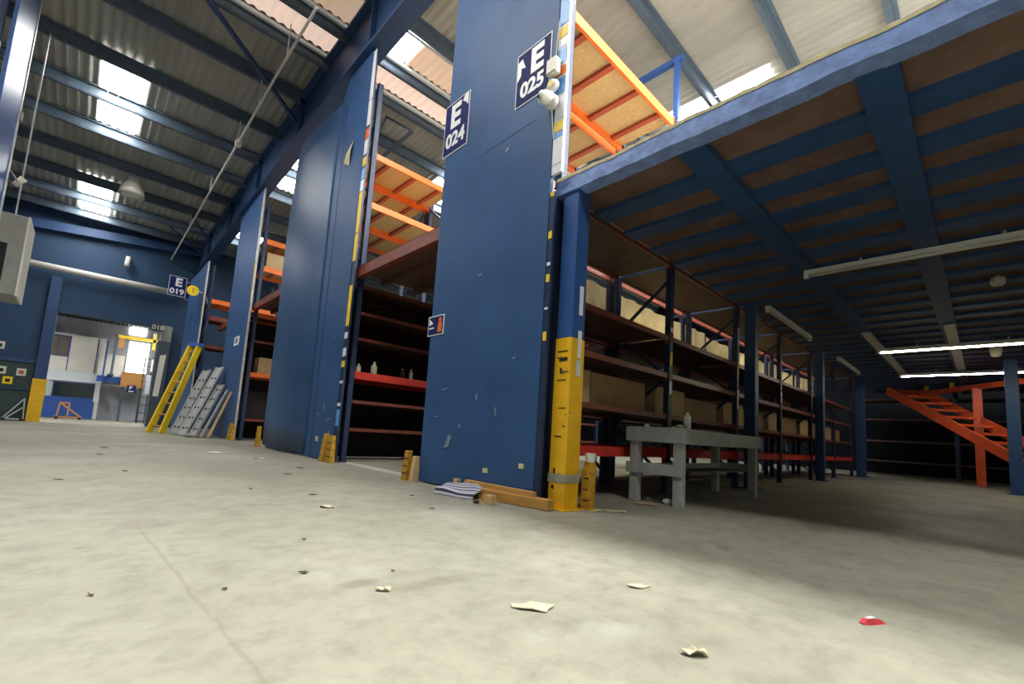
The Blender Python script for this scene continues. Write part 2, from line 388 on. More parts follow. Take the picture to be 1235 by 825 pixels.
# pier at the right of the doorway with a tall white board
t = thing('doorway_pier', 'dark slate pier at the right side of the far doorway, grey cap on top', 'pier', (2.06,YF-0.35,0))
obj('leaf', MB().box(1.86,2.24,YF-0.5,YF-0.02,0,3.25), mat('slate_blue_paint',(0.055,0.075,0.10),0.6,var=0.15), t, 0.01)
obj('cap', MB().box(1.93,2.24,YF-0.51,YF-0.02,3.25,3.85), GREYB, t, 0.01, label='pale grey top section')
b_ = MB().prism([(1.93,YF-0.501,1.15),(2.10,YF-0.501,1.15),(2.16,YF-0.501,2.75),(1.98,YF-0.501,2.7)],(0,-0.02,0))
solo('white_board', b_, OFFW, 'tall narrow off-white board fixed to the slate pier by the doorway', 'board')
t = thing('bay_sign', 'dark bay sign reading 018 hung in the top of the far doorway', 'sign', (1.85,YF-0.6,3.62))
obj('plate', MB().box(1.62,1.95,YF-0.63,YF-0.60,3.58,3.86), mat('dim_sign',(0.03,0.03,0.04),0.5), t)
obj('lettering', text_mb('018',0.24,(1.79,YF-0.634,3.72),(1,0,0),(0,0,1),0.004), GREYP, t)

# ------------------------------------------------------------------ what stands beyond the doorway
ox = 30.0
struct('wall_far', MB().box(-6,8,ox+0.6,ox+0.8,0,6), CONCW)
struct('trim_3', MB().box(-6,-5.8,YF+0.2,ox+0.8,0,6).box(7.8,8,YF+0.2,ox+0.8,0,6), CONCW)
rb = MB()
n = 300
vs = [(-6+14*i/n, y, z+0.03*math.sin(2*math.pi*y/0.3)) for (y,z) in ((YF+0.2,5.9),(ox+0.8,5.2)) for i in range(n+1)]
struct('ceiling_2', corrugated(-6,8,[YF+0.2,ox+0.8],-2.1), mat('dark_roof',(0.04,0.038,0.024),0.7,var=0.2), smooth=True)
nwin[0] += 1
struct('window_%d'%nwin[0], MB().box(1.9,3.4,24.6,26.6,5.06,5.09), SKY)  # unseen glowing sheet added to light the far room
nwin[0] += 1
struct('window_%d'%nwin[0], MB().box(1.45,2.1,ox+0.56,ox+0.6,4.5,5.0), SKYF)
nwin[0] += 1
struct('window_%d'%nwin[0], MB().box(-3.2,-2.2,23.5,27.5,5.06,5.09), SKY)  # second unseen glowing sheet, added for the same far-room light
for k in range(4):
    y = 23.6+k*1.7
    struct('trim_%d'%(4+k), MB().box(-6,8,y-0.04,y+0.04,roofz(y)-2.35,roofz(y)-2.13), PURL)
O = thing('site_office', 'two-storey white and blue site office seen through the far doorway', 'office', (-0.3,ox,0))
def p(name, x0,x1,z0,z1,m,dy=0.0,th=0.06,lab=None): return obj(name, MB().box(x0,x1,ox-dy-th,ox-dy,z0,z1), m, O, label=lab)
obj('wall', MB().box(-2.2,0.66,ox,ox+0.5,0,4.0), OFFW, O)
p('base_panel',-2.2,0.52,0.02,1.0,OFFB)
wf = p('lower_window',-1.0,0.46,0.98,1.72,PURPLE,0,0.05)
obj('pane', MB().box(-0.95,0.42,ox-0.075,ox-0.05,1.02,1.68), GLASSD, wf)
p('door',-1.42,-1.08,0.98,1.85,mat('pale_green_door',(0.45,0.55,0.5),0.5))
p('fascia',-2.2,0.66,1.75,2.24,mat('pale_blue_white',(0.68,0.74,0.76),0.5),0.02,0.08)
p('corner_post',0.46,0.66,0.85,1.75,mat('pale_blue_white',(0.68,0.74,0.76),0.5),0.0,0.07)
wf = p('upper_window',-1.45,-0.66,2.92,3.88,PURPLE)
obj('pane', MB().box(-1.4,-1.06,ox-0.08,ox-0.06,2.97,3.83).box(-1.02,-0.7,ox-0.08,ox-0.06,2.97,3.83), mat('dim_pane',(0.16,0.15,0.11),0.2), wf)
p('upper_panel',-0.62,0.31,2.25,3.92,OFFW,0.04); p('upper_panel',-1.45,-0.66,2.25,2.88,OFFW)
p('frame_post',-0.66,-0.62,2.25,3.92,PURPLE,0.02); p('frame_post',0.31,0.35,2.25,3.92,PURPLE,0.02)
S2 = thing('upper_store', 'pale boarded upper store with a glaring white panel behind the far doorway', 'store room', (1.2,ox-0.6,0))
def p2(name, x0,x1,z0,z1,m,y=29.5,th=0.06,lab=None): return obj(name, MB().box(x0,x1,y-th,y,z0,z1), m, S2, label=lab)
p2('panel',0.45,0.62,2.2,3.2,OFFW); p2('panel',0.70,1.36,2.15,3.22,OFFW); p2('rail',0.62,0.68,2.1,3.9,OFFB); p2('skirting',0.45,1.36,1.86,2.14,OFFB)
p2('lit_panel',1.43,2.24,2.42,3.97,LITP,29.3,lab='glaring white panel'); p2('ochre_panel',1.33,2.22,1.68,2.42,OCHRE,29.3)
p2('support',1.4,1.5,0.0,1.7,PURL,29.45); p2('support',2.1,2.2,0.0,1.7,PURL,29.45)
p2('deck',0.70,2.3,1.80,1.86,PURL,30.4,1.1)
Y_ = thing('yellow_gantry', 'yellow steel gantry beam with end brackets above the bright store panel', 'gantry', (1.8,28.2,3.6))
obj('beam', MB().box(0.95,2.65,28.1,28.3,3.93,4.08), YELL2, Y_); obj('bracket', MB().box(2.25,2.36,28.1,28.3,3.55,4.4).box(2.5,2.62,28.1,28.3,3.55,4.4), YELL2, Y_)
obj('hanger', MB().box(1.0,1.2,28.12,28.28,3.45,3.93), OCHRE, Y_); obj('post', MB().box(2.66,2.78,28.1,28.3,0,4.25), PURL, Y_)
obj('post', MB().box(0.86,0.95,28.1,28.3,2.2,4.1), PURL, Y_)
obj('foot_plate', MB().box(0.8,1.0,28.1,29.4,2.14,2.2), PURL, Y_)
t = thing('wire_shelving', 'green-grey wire shelving with pale sheets at the right of the far room', 'shelving', (2.25,27.2,0))
mb = MB()
for x in (1.98,2.25,2.5): mb.box(x-0.02,x+0.02,27.0,27.04,0,3.1)
for k in range(9): mb.box(1.96,2.52,27.0,27.03,0.1+k*0.36,0.13+k*0.36)
obj('wire_frame', mb, GREEN, t)
obj('sheet', MB().box(2.2,2.46,26.95,26.99,2.4,3.0), OFFW, t); obj('sheet', MB().box(2.1,2.44,26.95,26.99,1.35,2.25), mat('pale_sheet',(0.5,0.55,0.6),0.6), t)
t = thing('parking_sign', 'small navy sign with a white letter P in the far room', 'sign', (1.7,28.9,1.4))
obj('plate', MB().box(1.58,1.92,28.9,28.93,1.42,1.78), NAVYS, t)
obj('lettering', text_mb('P',0.24,(1.72,28.897,1.64),(1,0,0),(0,0,1),0.006), SIGNW, t)
obj('line', MB().box(1.64,1.86,28.885,28.9,1.46,1.5), SIGNW, t); obj('bracket', MB().box(1.72,1.78,28.93,29.3,1.55,1.62), PURL, t)
t = thing('sack_trolley', 'orange triangular trolley frame on the floor in front of the blue office base', 'trolley', (-0.2,27.6,0))
for a, b in (((-0.75,27.6,0.1),(0.15,27.6,0.1)),((-0.65,27.6,0.1),(-0.6,27.6,0.72)),((-0.6,27.6,0.72),(0.12,27.6,0.12)),((-0.6,27.6,0.72),(-0.3,27.6,0.72)),((-0.3,27.6,0.72),(-0.32,27.6,0.1))):
    obj('frame_bar', MB().bar(a,b,0.05,0.06), OCHRE, t)
for x in (-0.65,0.08): obj('wheel', MB().tube((x,27.56,0.06),(x,27.64,0.06),0.06,n=14), BLACK, t)

# ------------------------------------------------------------------ roof steel
g = thing('roof_girder', 'deep blue steel girder running the length of the aisle under the roof', 'girder', (2.9,7,6.75))
def girder_seg(y0,y1):
    mb = MB()
    for (xa,xb,dz0,dz1) in ((2.74,3.06,0.0,0.05),(2.74,3.06,1.0,1.05),(2.86,2.94,0.05,1.0)):
        a0 = roofz(y0)-1.18; a1 = roofz(y1)-1.18
        mb.hexa([(xa,y0,a0+dz0),(xb,y0,a0+dz0),(xb,y1,a1+dz0),(xa,y1,a1+dz0),(xa,y0,a0+dz1),(xb,y0,a0+dz1),(xb,y1,a1+dz1),(xa,y1,a1+dz1)])
    return mb
mb = girder_seg(YB,9.0); q = girder_seg(9.0,YF); mb.add(q.v,q.f); obj('girder_beam', mb, BLUEB, g)
for y in [0.82,3.75,6.92,10.4,13.6,16.8,19.95]:
    z = roofz(y)-1.13
    obj('stiffener', MB().box(2.76,3.04,y-0.012,y+0.012,z,z+0.95), BLUEB, g)
def brace(label, pts, m=BLUEB, w=0.07, cat='brace', name='roof_brace'):
    mb = MB()
    for a, b in zip(pts[:-1], pts[1:]): mb.bar(a,b,w,w)
    return solo(name, mb, m, label, cat)
brace('slanting blue brace under the roof left of the girder, nearest the pink strip', [(0.6,8.9,7.75),(2.76,10.6,7.35)])
brace('thin blue brace from the girder to the roof near the far wall', [(1.55,19.95,7.2),(2.74,20.6,6.7)], w=0.05)
brace('second thin blue brace from the girder to the roof, further from the far wall', [(2.0,18.45,7.3),(2.74,19.3,6.75)], w=0.05)
t = thing('roof_truss', 'pale blue post and roof tie above the orange shelf and the mezzanine edge', 'truss', (6.95,3.56,2.9))
obj('bottom_chord', MB().bar((6.95,3.45,7.4),(6.95,7.1,7.4),0.09,0.09), BLUEC, t)
obj('post', MB().box(6.905,6.995,3.515,3.605,2.885,7.36), BLUEC, t)
obj('diagonal', MB().bar((6.95,5.2,7.42),(6.95,7.0,7.85),0.06,0.06), BLUEC, t)
for (xa, nm) in ((4.4,'thin dark roof truss seen between the two nearest end panels'),):
    t = thing('roof_truss', nm, 'truss', (xa,9,6.6))
    obj('bottom_chord', MB().bar((xa,8.2,6.85),(xa,13.6,6.7),0.06,0.06), PURL, t)
    ys = [8.2,9.5,10.8,12.1,13.4]
    for i in range(4):
        a = (xa, ys[i], 6.85 if i%2==0 else roofz(ys[i])-0.2); b = (xa, ys[i+1], roofz(ys[i+1])-0.2 if i%2==0 else 6.82)
        obj('diagonal', MB().bar(a,b,0.045,0.045), PURL, t)
mb = MB().tube((1.98,7.2,7.2),(1.98,9.0,7.2),0.024,n=8).tube((1.98,9.0,7.2),(1.92,21.9,6.55),0.024,n=8)
t = thing('roof_conduit', 'thin pale conduit hanging along the roof above the aisle', 'conduit', (1.98,8,7.2))
obj('pipe', mb, GREYP, t)
for y in (8.6,10.4,12.1,15.2,18.45):
    zz = 7.2 if y < 9 else 7.2-0.0504*(y-9)
    obj('hanger', MB().tube((1.97,y,zz),(1.97,y,roofz(y)-0.2),0.012,n=6), GREYP, t)
obj('junction_box', MB().box(1.92,2.04,12.0,12.14,6.98,7.12), GREYP, t, 0.01)
# high bay lamp
t = thing('high_bay_lamp', 'round metal high bay lamp hanging from the roof by the far skylight', 'lamp', (0.36,16.8,6.75))
obj('lamp_shade', MB().lathe([(0.07,0.34),(0.13,0.30),(0.20,0.2),(0.27,0.05),(0.30,-0.12),(0.285,-0.12),(0.255,0.05),(0.19,0.18),(0.06,0.28)],(0.36,16.8,6.85)), LAMPSH, t, smooth=True)
obj('gear_box', MB().box(0.24,0.48,16.69,16.91,7.12,7.26), GALV, t, 0.02)
obj('hook', MB().tube((0.36,16.8,7.25),(0.36,16.8,roofz(16.8)-0.275),0.015,n=8), GALV, t)
obj('diffuser', MB().lathe([(0,0.0),(0.2,0.0),(0.27,-0.05),(0.2,-0.10),(0.0,-0.14)],(0.36,16.8,6.8)), mat('lamp_glass',(0.7,0.69,0.6),0.2), t, smooth=True)

# ------------------------------------------------------------------ end panels of the rack rows
def end_panel(label, y0, y1, z1, m=BLUE, x=2.84, seams=()):
    t = thing('rack_end_panel', label, 'end panel', (x, (y0+y1)/2, 0))
    obj('board', MB().box(x,x+0.045,y0,y1,0.015,z1), m, t, 0.004)
    for s in seams: obj('seam_strip', MB().box(x-0.006,x,s-0.012,s+0.012,0.02,z1-0.02), BLUEB, t)
    return t
PA = end_panel('nearest tall blue end panel, carrying the 024 and 025 signs', 2.66, 4.42, 6.3)
# second panel: the left part carries a bowed glossy sheet
PB = end_panel('second tall blue end panel, with a glossy bowed sheet and torn top corner', 6.86, 10.2, 6.3, seams=(7.75,))
obj('top_board', MB().prism([(2.84,6.86,6.30),(2.84,6.86,6.84),(2.84,7.72,6.84),(2.84,7.86,6.70),(2.84,8.0,6.45),(2.84,8.35,6.42),(2.84,9.3,6.62),(2.84,10.2,6.62),(2.84,10.2,6.30)],(0.045,0,0)), BLUE, PB)
mb = MB(); NS = 24; y0, y1 = 8.0, 10.35; rows = 14; vs = []
for k in range(rows+1):
    z = 0.05 + (6.45-0.05)*k/rows
    for i in range(NS+1):
        f = i/NS; y = y0+(y1-y0)*f
        bow = 0.075*max(0,math.sin(math.pi*min(1,f*0.97)))**1.4 + 0.02*math.sin(6*f+z*0.7)*f*f
        edge = 0.05*math.sin(1.5*z+1)*f
        vs.append((2.83-bow, y+edge, z))
fs = [(k*(NS+1)+i,k*(NS+1)+i+1,(k+1)*(NS+1)+i+1,(k+1)*(NS+1)+i) for k in range(rows) for i in range(NS)]
sh = obj('bowed_sheet', MB().add(vs,fs), BLUEG, PB, smooth=True, label='glossy bowed blue sheet')
md = sh.modifiers.new('solid','SOLIDIFY'); md.thickness = 0.006
obj('torn_patch', MB().add([(2.834,7.55,5.28),(2.833,7.28,5.42),(2.80,7.30,5.20),(2.834,7.38,4.98),(2.81,7.56,5.08)],[(0,1,2,4),(2,3,4)]), FOAM, PB, label='torn pale patch')
obj('hole_patch', MB().box(2.832,2.84,8.35,8.62,0.03,0.14), DARK, PB)
obj('scuff', MB().box(2.834,2.84,7.45,7.55,0.28,0.36), FOAM, PB)
SCR = mat('scraped_paint',(0.2,0.25,0.33),0.7)
for (y,z,dy,dz) in ((7.2,0.62,0.16,0.02),(7.35,0.75,0.03,0.12),(7.6,0.7,0.10,0.02),(7.3,1.95,0.12,0.015),(7.05,0.35,0.02,0.1),(7.6,1.5,0.08,0.02)):
    obj('scuff', MB().prism([(2.838,y,z),(2.838,y-dy,z+0.03),(2.838,y-dy*1.1,z+0.03+dz),(2.838,y+0.01,z+dz)],(-0.003,0,0)), SCR, PB)
for (y,z,dy,dz) in ((4.1,1.02,0.10,0.012),(3.5,0.9,0.02,0.06),(3.2,0.75,0.012,0.08),(3.75,0.62,0.03,0.03),(4.2,0.72,0.08,0.012),(3.0,1.28,0.03,0.02),(3.6,2.2,0.05,0.02),(3.3,3.45,0.05,0.04)):
    obj('scuff', MB().prism([(2.838,y,z),(2.838,y-dy,z+0.012),(2.838,y-dy*1.1,z+0.012+dz),(2.838,y+0.008,z+dz)],(-0.003,0,0)), SCR, PA)
PC = end_panel('third tall blue end panel, with grey ladders leaning on its foot', 13.0, 15.25, 6.62)
PD = end_panel('farthest blue end panel, next to the 019 sign', 17.0, 20.0, 5.45, x=2.42)
for z in (0.42,0.50): pass
obj('chip_mark', MB().box(2.834,2.84,2.78,2.84,0.30,0.345), FOAM, PA); obj('chip_mark', MB().box(2.834,2.84,3.25,3.32,0.215,0.26), FOAM, PA)
obj('chip_mark', MB().prism([(2.838,3.98,0.40),(2.838,3.90,0.42),(2.838,3.86,0.52),(2.838,3.91,0.55)],(-0.004,0,0)), mat('scraped_paint',(0.2,0.25,0.33),0.7), PA)
obj('scratch', MB().bar((2.838,3.8,3.6),(2.838,2.9,3.62),0.002,0.005), mat('faint_scratch',(0.07,0.12,0.22),0.7), PA)

def bay_sign(label, num, y0, y1, z0, z1, x, arrow):
    t = thing('bay_sign', label, 'sign', (x,(y0+y1)/2,z0))
    obj('plate', MB().box(x-0.006,x,y0,y1,z0,z1), SIGNW, t)
    obj('field', MB().box(x-0.009,x-0.006,y0+0.012,y1-0.012,z0+0.012,z1-0.012), NAVYS, t)
    r = (0,-1,0); u = (0,0,1); yc = (y0+y1)/2; h = z1-z0
    obj('letter', text_mb('E', h*0.60, (x-0.010, yc-(0.05 if arrow<0 else -0.02), z0+h*0.68), r, u, 0.016, 1.0), SIGNW, t)
    obj('number', text_mb(num, h*0.36, (x-0.010, yc, z0+h*0.25), r, u, 0.008, 1.02), SIGNW, t)
    if arrow < 0:
        ya = y1-0.02; zb = z0+h*0.62
        obj('arrow', MB().prism([(x-0.010,ya,zb-0.08),(x-0.010,ya-0.05,zb-0.03),(x-0.010,ya-0.05,zb+0.05),(x-0.010,ya-0.11,zb+0.03),(x-0.010,ya-0.06,zb+0.15),(x-0.010,ya,zb+0.13)],(-0.003,0,0)), SIGNW, t)
    else:
        ya = y0+0.02; zb = z1-0.02
        obj('arrow', MB().prism([(x-0.010,ya,zb),(x-0.010,ya,zb-0.16),(x-0.010,ya+0.05,zb-0.10),(x-0.010,ya+0.11,zb-0.06),(x-0.010,ya+0.07,zb)],(-0.003,0,0)), SIGNW, t)
    return t
bay_sign('navy and white sign reading E 025 beside the camera on the nearest panel', '025', 2.73, 3.20, 3.87, 4.46, 2.838, -1)
bay_sign('glinting navy sign reading E 024 at the far edge of the nearest panel', '024', 3.99, 4.47, 3.87, 4.54, 2.838, 1)
t = thing('notice', 'small navy notice with an orange figure low on the nearest panel', 'notice', (2.838,4.3,1.66))
obj('plate', MB().box(2.832,2.84,4.16,4.47,1.66,1.89), SIGNW, t); obj('field', MB().box(2.829,2.832,4.172,4.458,1.672,1.878), NAVYS, t)
obj('mark', MB().prism([(2.829,4.44,1.86),(2.829,4.36,1.80),(2.829,4.44,1.78)],(-0.003,0,0)).box(2.826,2.829,4.34,4.44,1.74,1.755), SIGNW, t)
obj('figure', MB().lathe([(0,0),(0.028,0),(0.028,0.004),(0,0.004)],(2.829,4.225,1.83),(-1,0,0)).box(2.825,2.829,4.19,4.26,1.69,1.80), ORANGE, t, label='orange figure')
t = thing('wall_bracket_sign', 'navy sign reading E 019 projecting from the farthest panel', 'sign', (2.1,18.0,4.25))
for (xa, xb, y, tx) in ((1.60,2.06,17.9,'019'),):
    obj('plate', MB().box(xa,xb,y,y+0.02,4.33,4.97), SIGNW, t); obj('field', MB().box(xa+0.012,xb-0.012,y-0.003,y,4.342,4.958), NAVYS, t)
    obj('letter', text_mb('E',0.36,((xa+xb)/2+0.02,y-0.005,4.77),(1,0,0),(0,0,1),0.014,1.05), SIGNW, t)
    obj('number', text_mb(tx,0.24,((xa+xb)/2,y-0.005,4.47),(1,0,0),(0,0,1),0.008,1.05), SIGNW, t)
obj('bracket', MB().box(2.0,2.418,17.925,17.95,4.6,4.66), BLUEB, t)
t = thing('wall_bracket_sign', 'edge of another navy E sign, half behind the farthest panel', 'sign', (2.3,18.9,4.3))
obj('plate', MB().box(2.30,2.76,20.05,20.07,4.72,5.36), SIGNW, t); obj('field', MB().box(2.312,2.748,20.047,20.05,4.732,5.348), NAVYS, t)
obj('letter', text_mb('E',0.36,(2.53,20.045,5.15),(1,0,0),(0,0,1),0.014,1.0), SIGNW, t)
t = thing('disc_sign', 'round yellow disc sign with a dark 1 projecting from the farthest panel', 'sign', (2.16,17.2,4.45))
obj('disc', MB().lathe([(0,0.012),(0.165,0.012),(0.165,0),(0,0)],(2.16,17.2,4.46),(0,-1,0)), YSTK, t)
obj('number', text_mb('1',0.22,(2.16,17.185,4.46),(1,0,0),(0,0,1),0.008), OCHRE, t)
obj('bracket', MB().box(2.30,2.42,17.2,17.212,4.44,4.48), GALV, t)
t = thing('notice', 'small white placard reading 181 on the third blue panel', 'notice', (2.838,13.8,2.5))
obj('plate', MB().box(2.828,2.8405,13.55,14.05,2.48,2.72), SIGNW, t); obj('number', text_mb('181',0.2,(2.826,13.8,2.6),(0,-1,0),(0,0,1),0.004), BLACK, t)

# camera, sensor and box on the nearest panel
t = thing('junction_box', 'grey electrical box beside the 025 sign, above the sensor', 'electrical box', (2.80,2.70,3.86))
obj('housing', MB().box(2.765,2.838,2.60,2.72,3.93,4.08), CREAM, t, 0.008); obj('cover', MB().box(2.757,2.765,2.612,2.708,3.94,4.07), CREAM, t)
obj('cable', MB().tube((2.825,2.66,4.08),(2.83,2.64,4.5),0.006,n=6), GREYP, t)
t = thing('alarm_sensor', 'round white sensor with a yellow sticker between box and security camera', 'sensor', (2.80,2.67,3.74))
obj('base', MB().lathe([(0,0),(0.062,0),(0.062,0.03),(0.05,0.055),(0,0.065)],(2.838,2.665,3.83),(-1,0,0)), WHITE, t, smooth=True)
obj('sticker', MB().lathe([(0,0.066),(0.026,0.066),(0.026,0.069),(0,0.069)],(2.838,2.655,3.83),(-1,0,0)), YSTK, t, label='yellow sticker')
t = thing('security_camera', 'white security camera below the round sensor on the nearest panel', 'camera', (2.78,2.70,3.6))
obj('mount', MB().lathe([(0,0),(0.07,0),(0.07,0.035),(0.04,0.05),(0,0.05)],(2.838,2.67,3.67),(-1,0,0)), WHITE, t, smooth=True)
c0 = V((2.77,2.69,3.70)); ax = V((-0.75,0.5,-0.15)).normalized()
obj('body', MB().lathe([(0,-0.06),(0.05,-0.05),(0.062,0.0),(0.06,0.06),(0.05,0.075),(0,0.078)],c0,ax), WHITE, t, smooth=True)
obj('lens', MB().lathe([(0,0.079),(0.016,0.079),(0.016,0.086),(0,0.086)],c0+V((0,0.0,0.012)),ax), LENS, t)
obj('infrared_eye', MB().lathe([(0,0.078),(0.011,0.078),(0.011,0.085),(0,0.085)],c0+V((-0.012,-0.018,-0.02)),ax), LENS, t)
obj('cable', MB().tube((2.82,2.67,3.6),(2.832,2.64,3.30),0.005,n=6), GREYP, t)

# ------------------------------------------------------------------ racking
def rack(label, xs, yf, yb, levels, zt, upmat=NAVY, frames_brace=True, zlast=None, back=None, z0=0.0):
    """levels: (z of beam top, beam height, beam material, board material, cross bars?)"""
    t = thing('pallet_rack', label, 'rack', (xs[0], yf, 0))
    W = 0.085
    zt0 = zt
    for x in xs:
        zt = zt0 if (x == xs[0] or not zlast) else zlast
        for y in (yf+0.04, yb-0.04):
            mb = MB().box(x-W/2,x+W/2,y-0.035,y-0.031,z0,zt).box(x-W/2,x-W/2+0.004,y-0.035,y+0.035,z0,zt).box(x+W/2-0.004,x+W/2,y-0.035,y+0.035,z0,zt)
            mb.box(x-0.06,x+0.06,y-0.05 if z0 == 0 else y-0.036,y+0.05 if z0 == 0 else y+0.036,z0,z0+0.008)
            obj('upright', mb, upmat, t)
        if frames_brace:
            mb = MB(); z = z0+0.18; k = 0
            while z < zt-0.7:
                a, b = (yf+0.06, yb-0.06) if k%2==0 else (yb-0.06, yf+0.06)
                mb.bar((x,a,z),(x,b,z+0.62),0.03,0.035,(1,0,0)); z += 0.62; k += 1
            obj('frame_brace', mb, upmat, t)
            obj('frame_tie', MB().bar((x,yf+0.06,zt-0.06),(x,yb-0.06,zt-0.06),0.03,0.04,(1,0,0)), upmat, t)
    if back: obj('shade_panel', MB().box(xs[0],xs[-1],yb-0.004,yb,0.02,zt0), back, t)  # dark sheet added to stand for the unlit depth behind the shelves
    for i in range(len(xs)-1):
        a = xs[i]+W/2+0.002; b = xs[i+1]-W/2-0.002
        for (z, h, bm_, brd, bars) in levels:
            for y in (yf+0.02, yb-0.05):
                mb = MB().box(a,b,y,y+0.035,z-h,z-0.012).box(a,b,y+(0.0 if y<(yf+yb)/2 else 0.015),y+0.02+(0 if y<(yf+yb)/2 else 0.015),z-0.012,z)
                mb.box(a,a+0.006,y-0.004,y+0.05,z-h-0.04,z+0.03).box(b-0.006,b,y-0.004,y+0.05,z-h-0.04,z+0.03)
                obj('beam', mb, bm_, t)
            if brd:
                obj('shelf_board', MB().box(a,b,yf+0.056,yb-0.052,z-0.03,z-0.011), brd, t)
            if bars:
                for k in range(bars):
                    x = a+(b-a)*(k+0.5)/bars
                    obj('cross_bar', MB().box(x-0.035,x+0.035,yf+0.058,yb-0.053,z-0.075,z-0.031), BARR, t)
    return t
XS = [3.04,5.22,7.42,9.62,11.82,14.02,16.25]
lowA = [(0.53,0.10,REDX,BROWN,0),(0.95,0.055,REDB,BROWN,0),(1.46,0.06,REDB,BROWN,0),(1.93,0.06,REDB,BROWN,0),(2.88,0.05,REDB,BROWN,0)]
rkA = rack('long brown-shelved rack row facing the mezzanine, behind the grey bench', XS, 2.66, 3.52, lowA, 2.90)
rkAu = rack('orange rack above the mezzanine edge, its chipboard shelf seen from below', [3.04,5.22], 2.66, 3.52, [(4.84,0.12,ORANGE,CHIP,4)], 6.2, zlast=4.84, z0=2.918)
rkB = rack('rack row back to back behind the brown-shelved one, facing the dark aisle', XS, 3.56, 4.38,
           [(0.53,0.09,REDB,BROWN,0),(0.95,0.06,REDB,BROWN,0),(1.46,0.06,REDB,BROWN,0),(1.93,0.06,REDB,BROWN,0),(2.88,0.06,REDB,None,0)], 2.9)
rkBu = rack('rear orange rack above the mezzanine, behind the first chipboard shelf', [3.04,5.22], 3.56, 4.38, [(4.84,0.12,ORANGE,CHIP,4)], 6.2, zlast=4.84, z0=2.916)
REDC = mat('shaded_red_beam_paint', (0.14,0.034,0.02), 0.5, var=0.2)  # darker copy of the beam red, shade put into the colour
XC = [3.04,5.22,7.42,9.62]
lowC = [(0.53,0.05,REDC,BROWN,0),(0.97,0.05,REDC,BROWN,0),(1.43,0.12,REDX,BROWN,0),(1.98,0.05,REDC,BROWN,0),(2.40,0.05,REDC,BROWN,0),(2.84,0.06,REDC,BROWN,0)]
rkC = rack('dark rack under the deck between the two nearest panels, bright red middle beam', XC, 6.87, 7.77, lowC, 3.0, back=mat('dark_shade_sheet',(0.02,0.016,0.014),0.8))
XU = [3.04,4.72]
rkCu = rack('orange upper rack beside the second panel, two chipboard shelves seen from below', XU, 6.87, 7.77, [(5.12,0.10,ORANGE,CHIP,3),(4.26,0.10,ORANGE,CHIP,3)], 6.35, zlast=5.36, z0=3.002)
rkD = rack('rear orange upper rack behind the second panel', XU, 7.81, 8.7, [(5.12,0.10,ORANGE,CHIP,3),(4.26,0.10,ORANGE,CHIP,3)], 6.35, zlast=5.36)
lowF = [(0.55,0.06,REDB,BROWN,0),(1.75,0.11,ORANGE,BROWN,0),(2.6,0.06,REDB,BROWN,0),(3.3,0.10,ORANGE,BROWN,0)]
rkF = rack('dark rack beside the third panel, one cardboard box on its orange beam', [3.04,5.2], 13.05, 13.95, lowF, 3.4, back=mat('dark_shade_sheet',(0.02,0.016,0.014),0.8))
rkFu = rack('orange upper rack beside the third panel', [3.04,5.2], 13.05, 13.95, [(5.35,0.14,ORANGE,CHIP,3),(4.6,0.14,ORANGE,CHIP,3)], 6.3, z0=3.402)
rkG = rack('rack beside the farthest panel, orange beams in shade', [2.62,4.6], 17.05, 17.9, [(1.6,0.1,REDB,BROWN,0),(2.8,0.1,REDB,BROWN,0),(4.3,0.14,ORANGE,CHIP,3),(3.75,0.14,REDB,CHIP,0)], 5.4)
# edge stickers on the uprights that face the aisle
def stickers(parent, x, y, zlist, w=0.055):
    for (z0,z1,m) in zlist: obj('sticker', MB().box(x-0.004,x,y-w/2,y+w/2,z0,z1), m, parent)
SB = mat('sky_blue_sticker',(0.12,0.35,0.75),0.4); SW = mat('white_sticker',(0.8,0.82,0.85),0.4)
for (par, x, y0, y1, z0, z1, m) in ((PA,2.85,2.60,2.658,0.02,2.79,NAVY),(PA,2.85,2.54,2.658,2.96,6.3,SW),(PB,2.85,6.74,6.858,0.02,6.82,NAVY),(PC,2.85,12.88,12.998,0.02,6.62,GALV),(PD,2.43,16.88,16.998,0.02,5.45,GALV)):
    obj('edge_plate', MB().box(x,x+0.03,y0,y1,z0,z1), m, par)
stickers(PA, 2.85, 2.629, [(2.75,2.79,YSTK),(2.35,2.42,YSTK),(1.95,2.02,YSTK),(1.42,1.5,YSTK),(2.1,2.13,SW),(1.7,1.72,SW)], 0.04)
stickers(PA, 2.85, 2.60, [(3.05,3.3,SW),(3.3,3.36,SB),(3.37,3.46,YSTK),(3.5,3.72,SW),(3.74,3.9,SB),(3.93,4.02,ORANGE),(4.05,4.2,SB),(4.22,4.3,SW),(4.32,4.42,YSTK),(4.45,4.78,SB),(4.8,5.1,SW),(5.12,5.3,SB)], 0.105)
stickers(PB, 2.85, 6.80, [(3.15,3.6,YSTK),(3.62,4.3,YSTK),(4.32,4.5,SW),(4.52,4.7,SB),(4.75,4.9,YSTK),(4.95,5.2,SW),(5.22,5.4,ORANGE),(5.45,5.9,SW),(5.92,6.8,SW)], 0.11)
stickers(PB, 2.85, 6.80, [(2.1,2.75,YSTK),(1.9,2.0,SW),(1.62,1.75,SW),(1.45,1.55,YSTK),(1.2,1.24,SW),(0.85,0.9,SW),(0.55,0.8,SB)], 0.11)
stickers(PC, 2.85, 12.964, [(3.6,4.6,YSTK),(4.65,6.55,SW)], 0.06)
stickers(PD, 2.43, 16.964, [(3.7,4.4,YSTK),(4.5,5.4,SW)], 0.06)

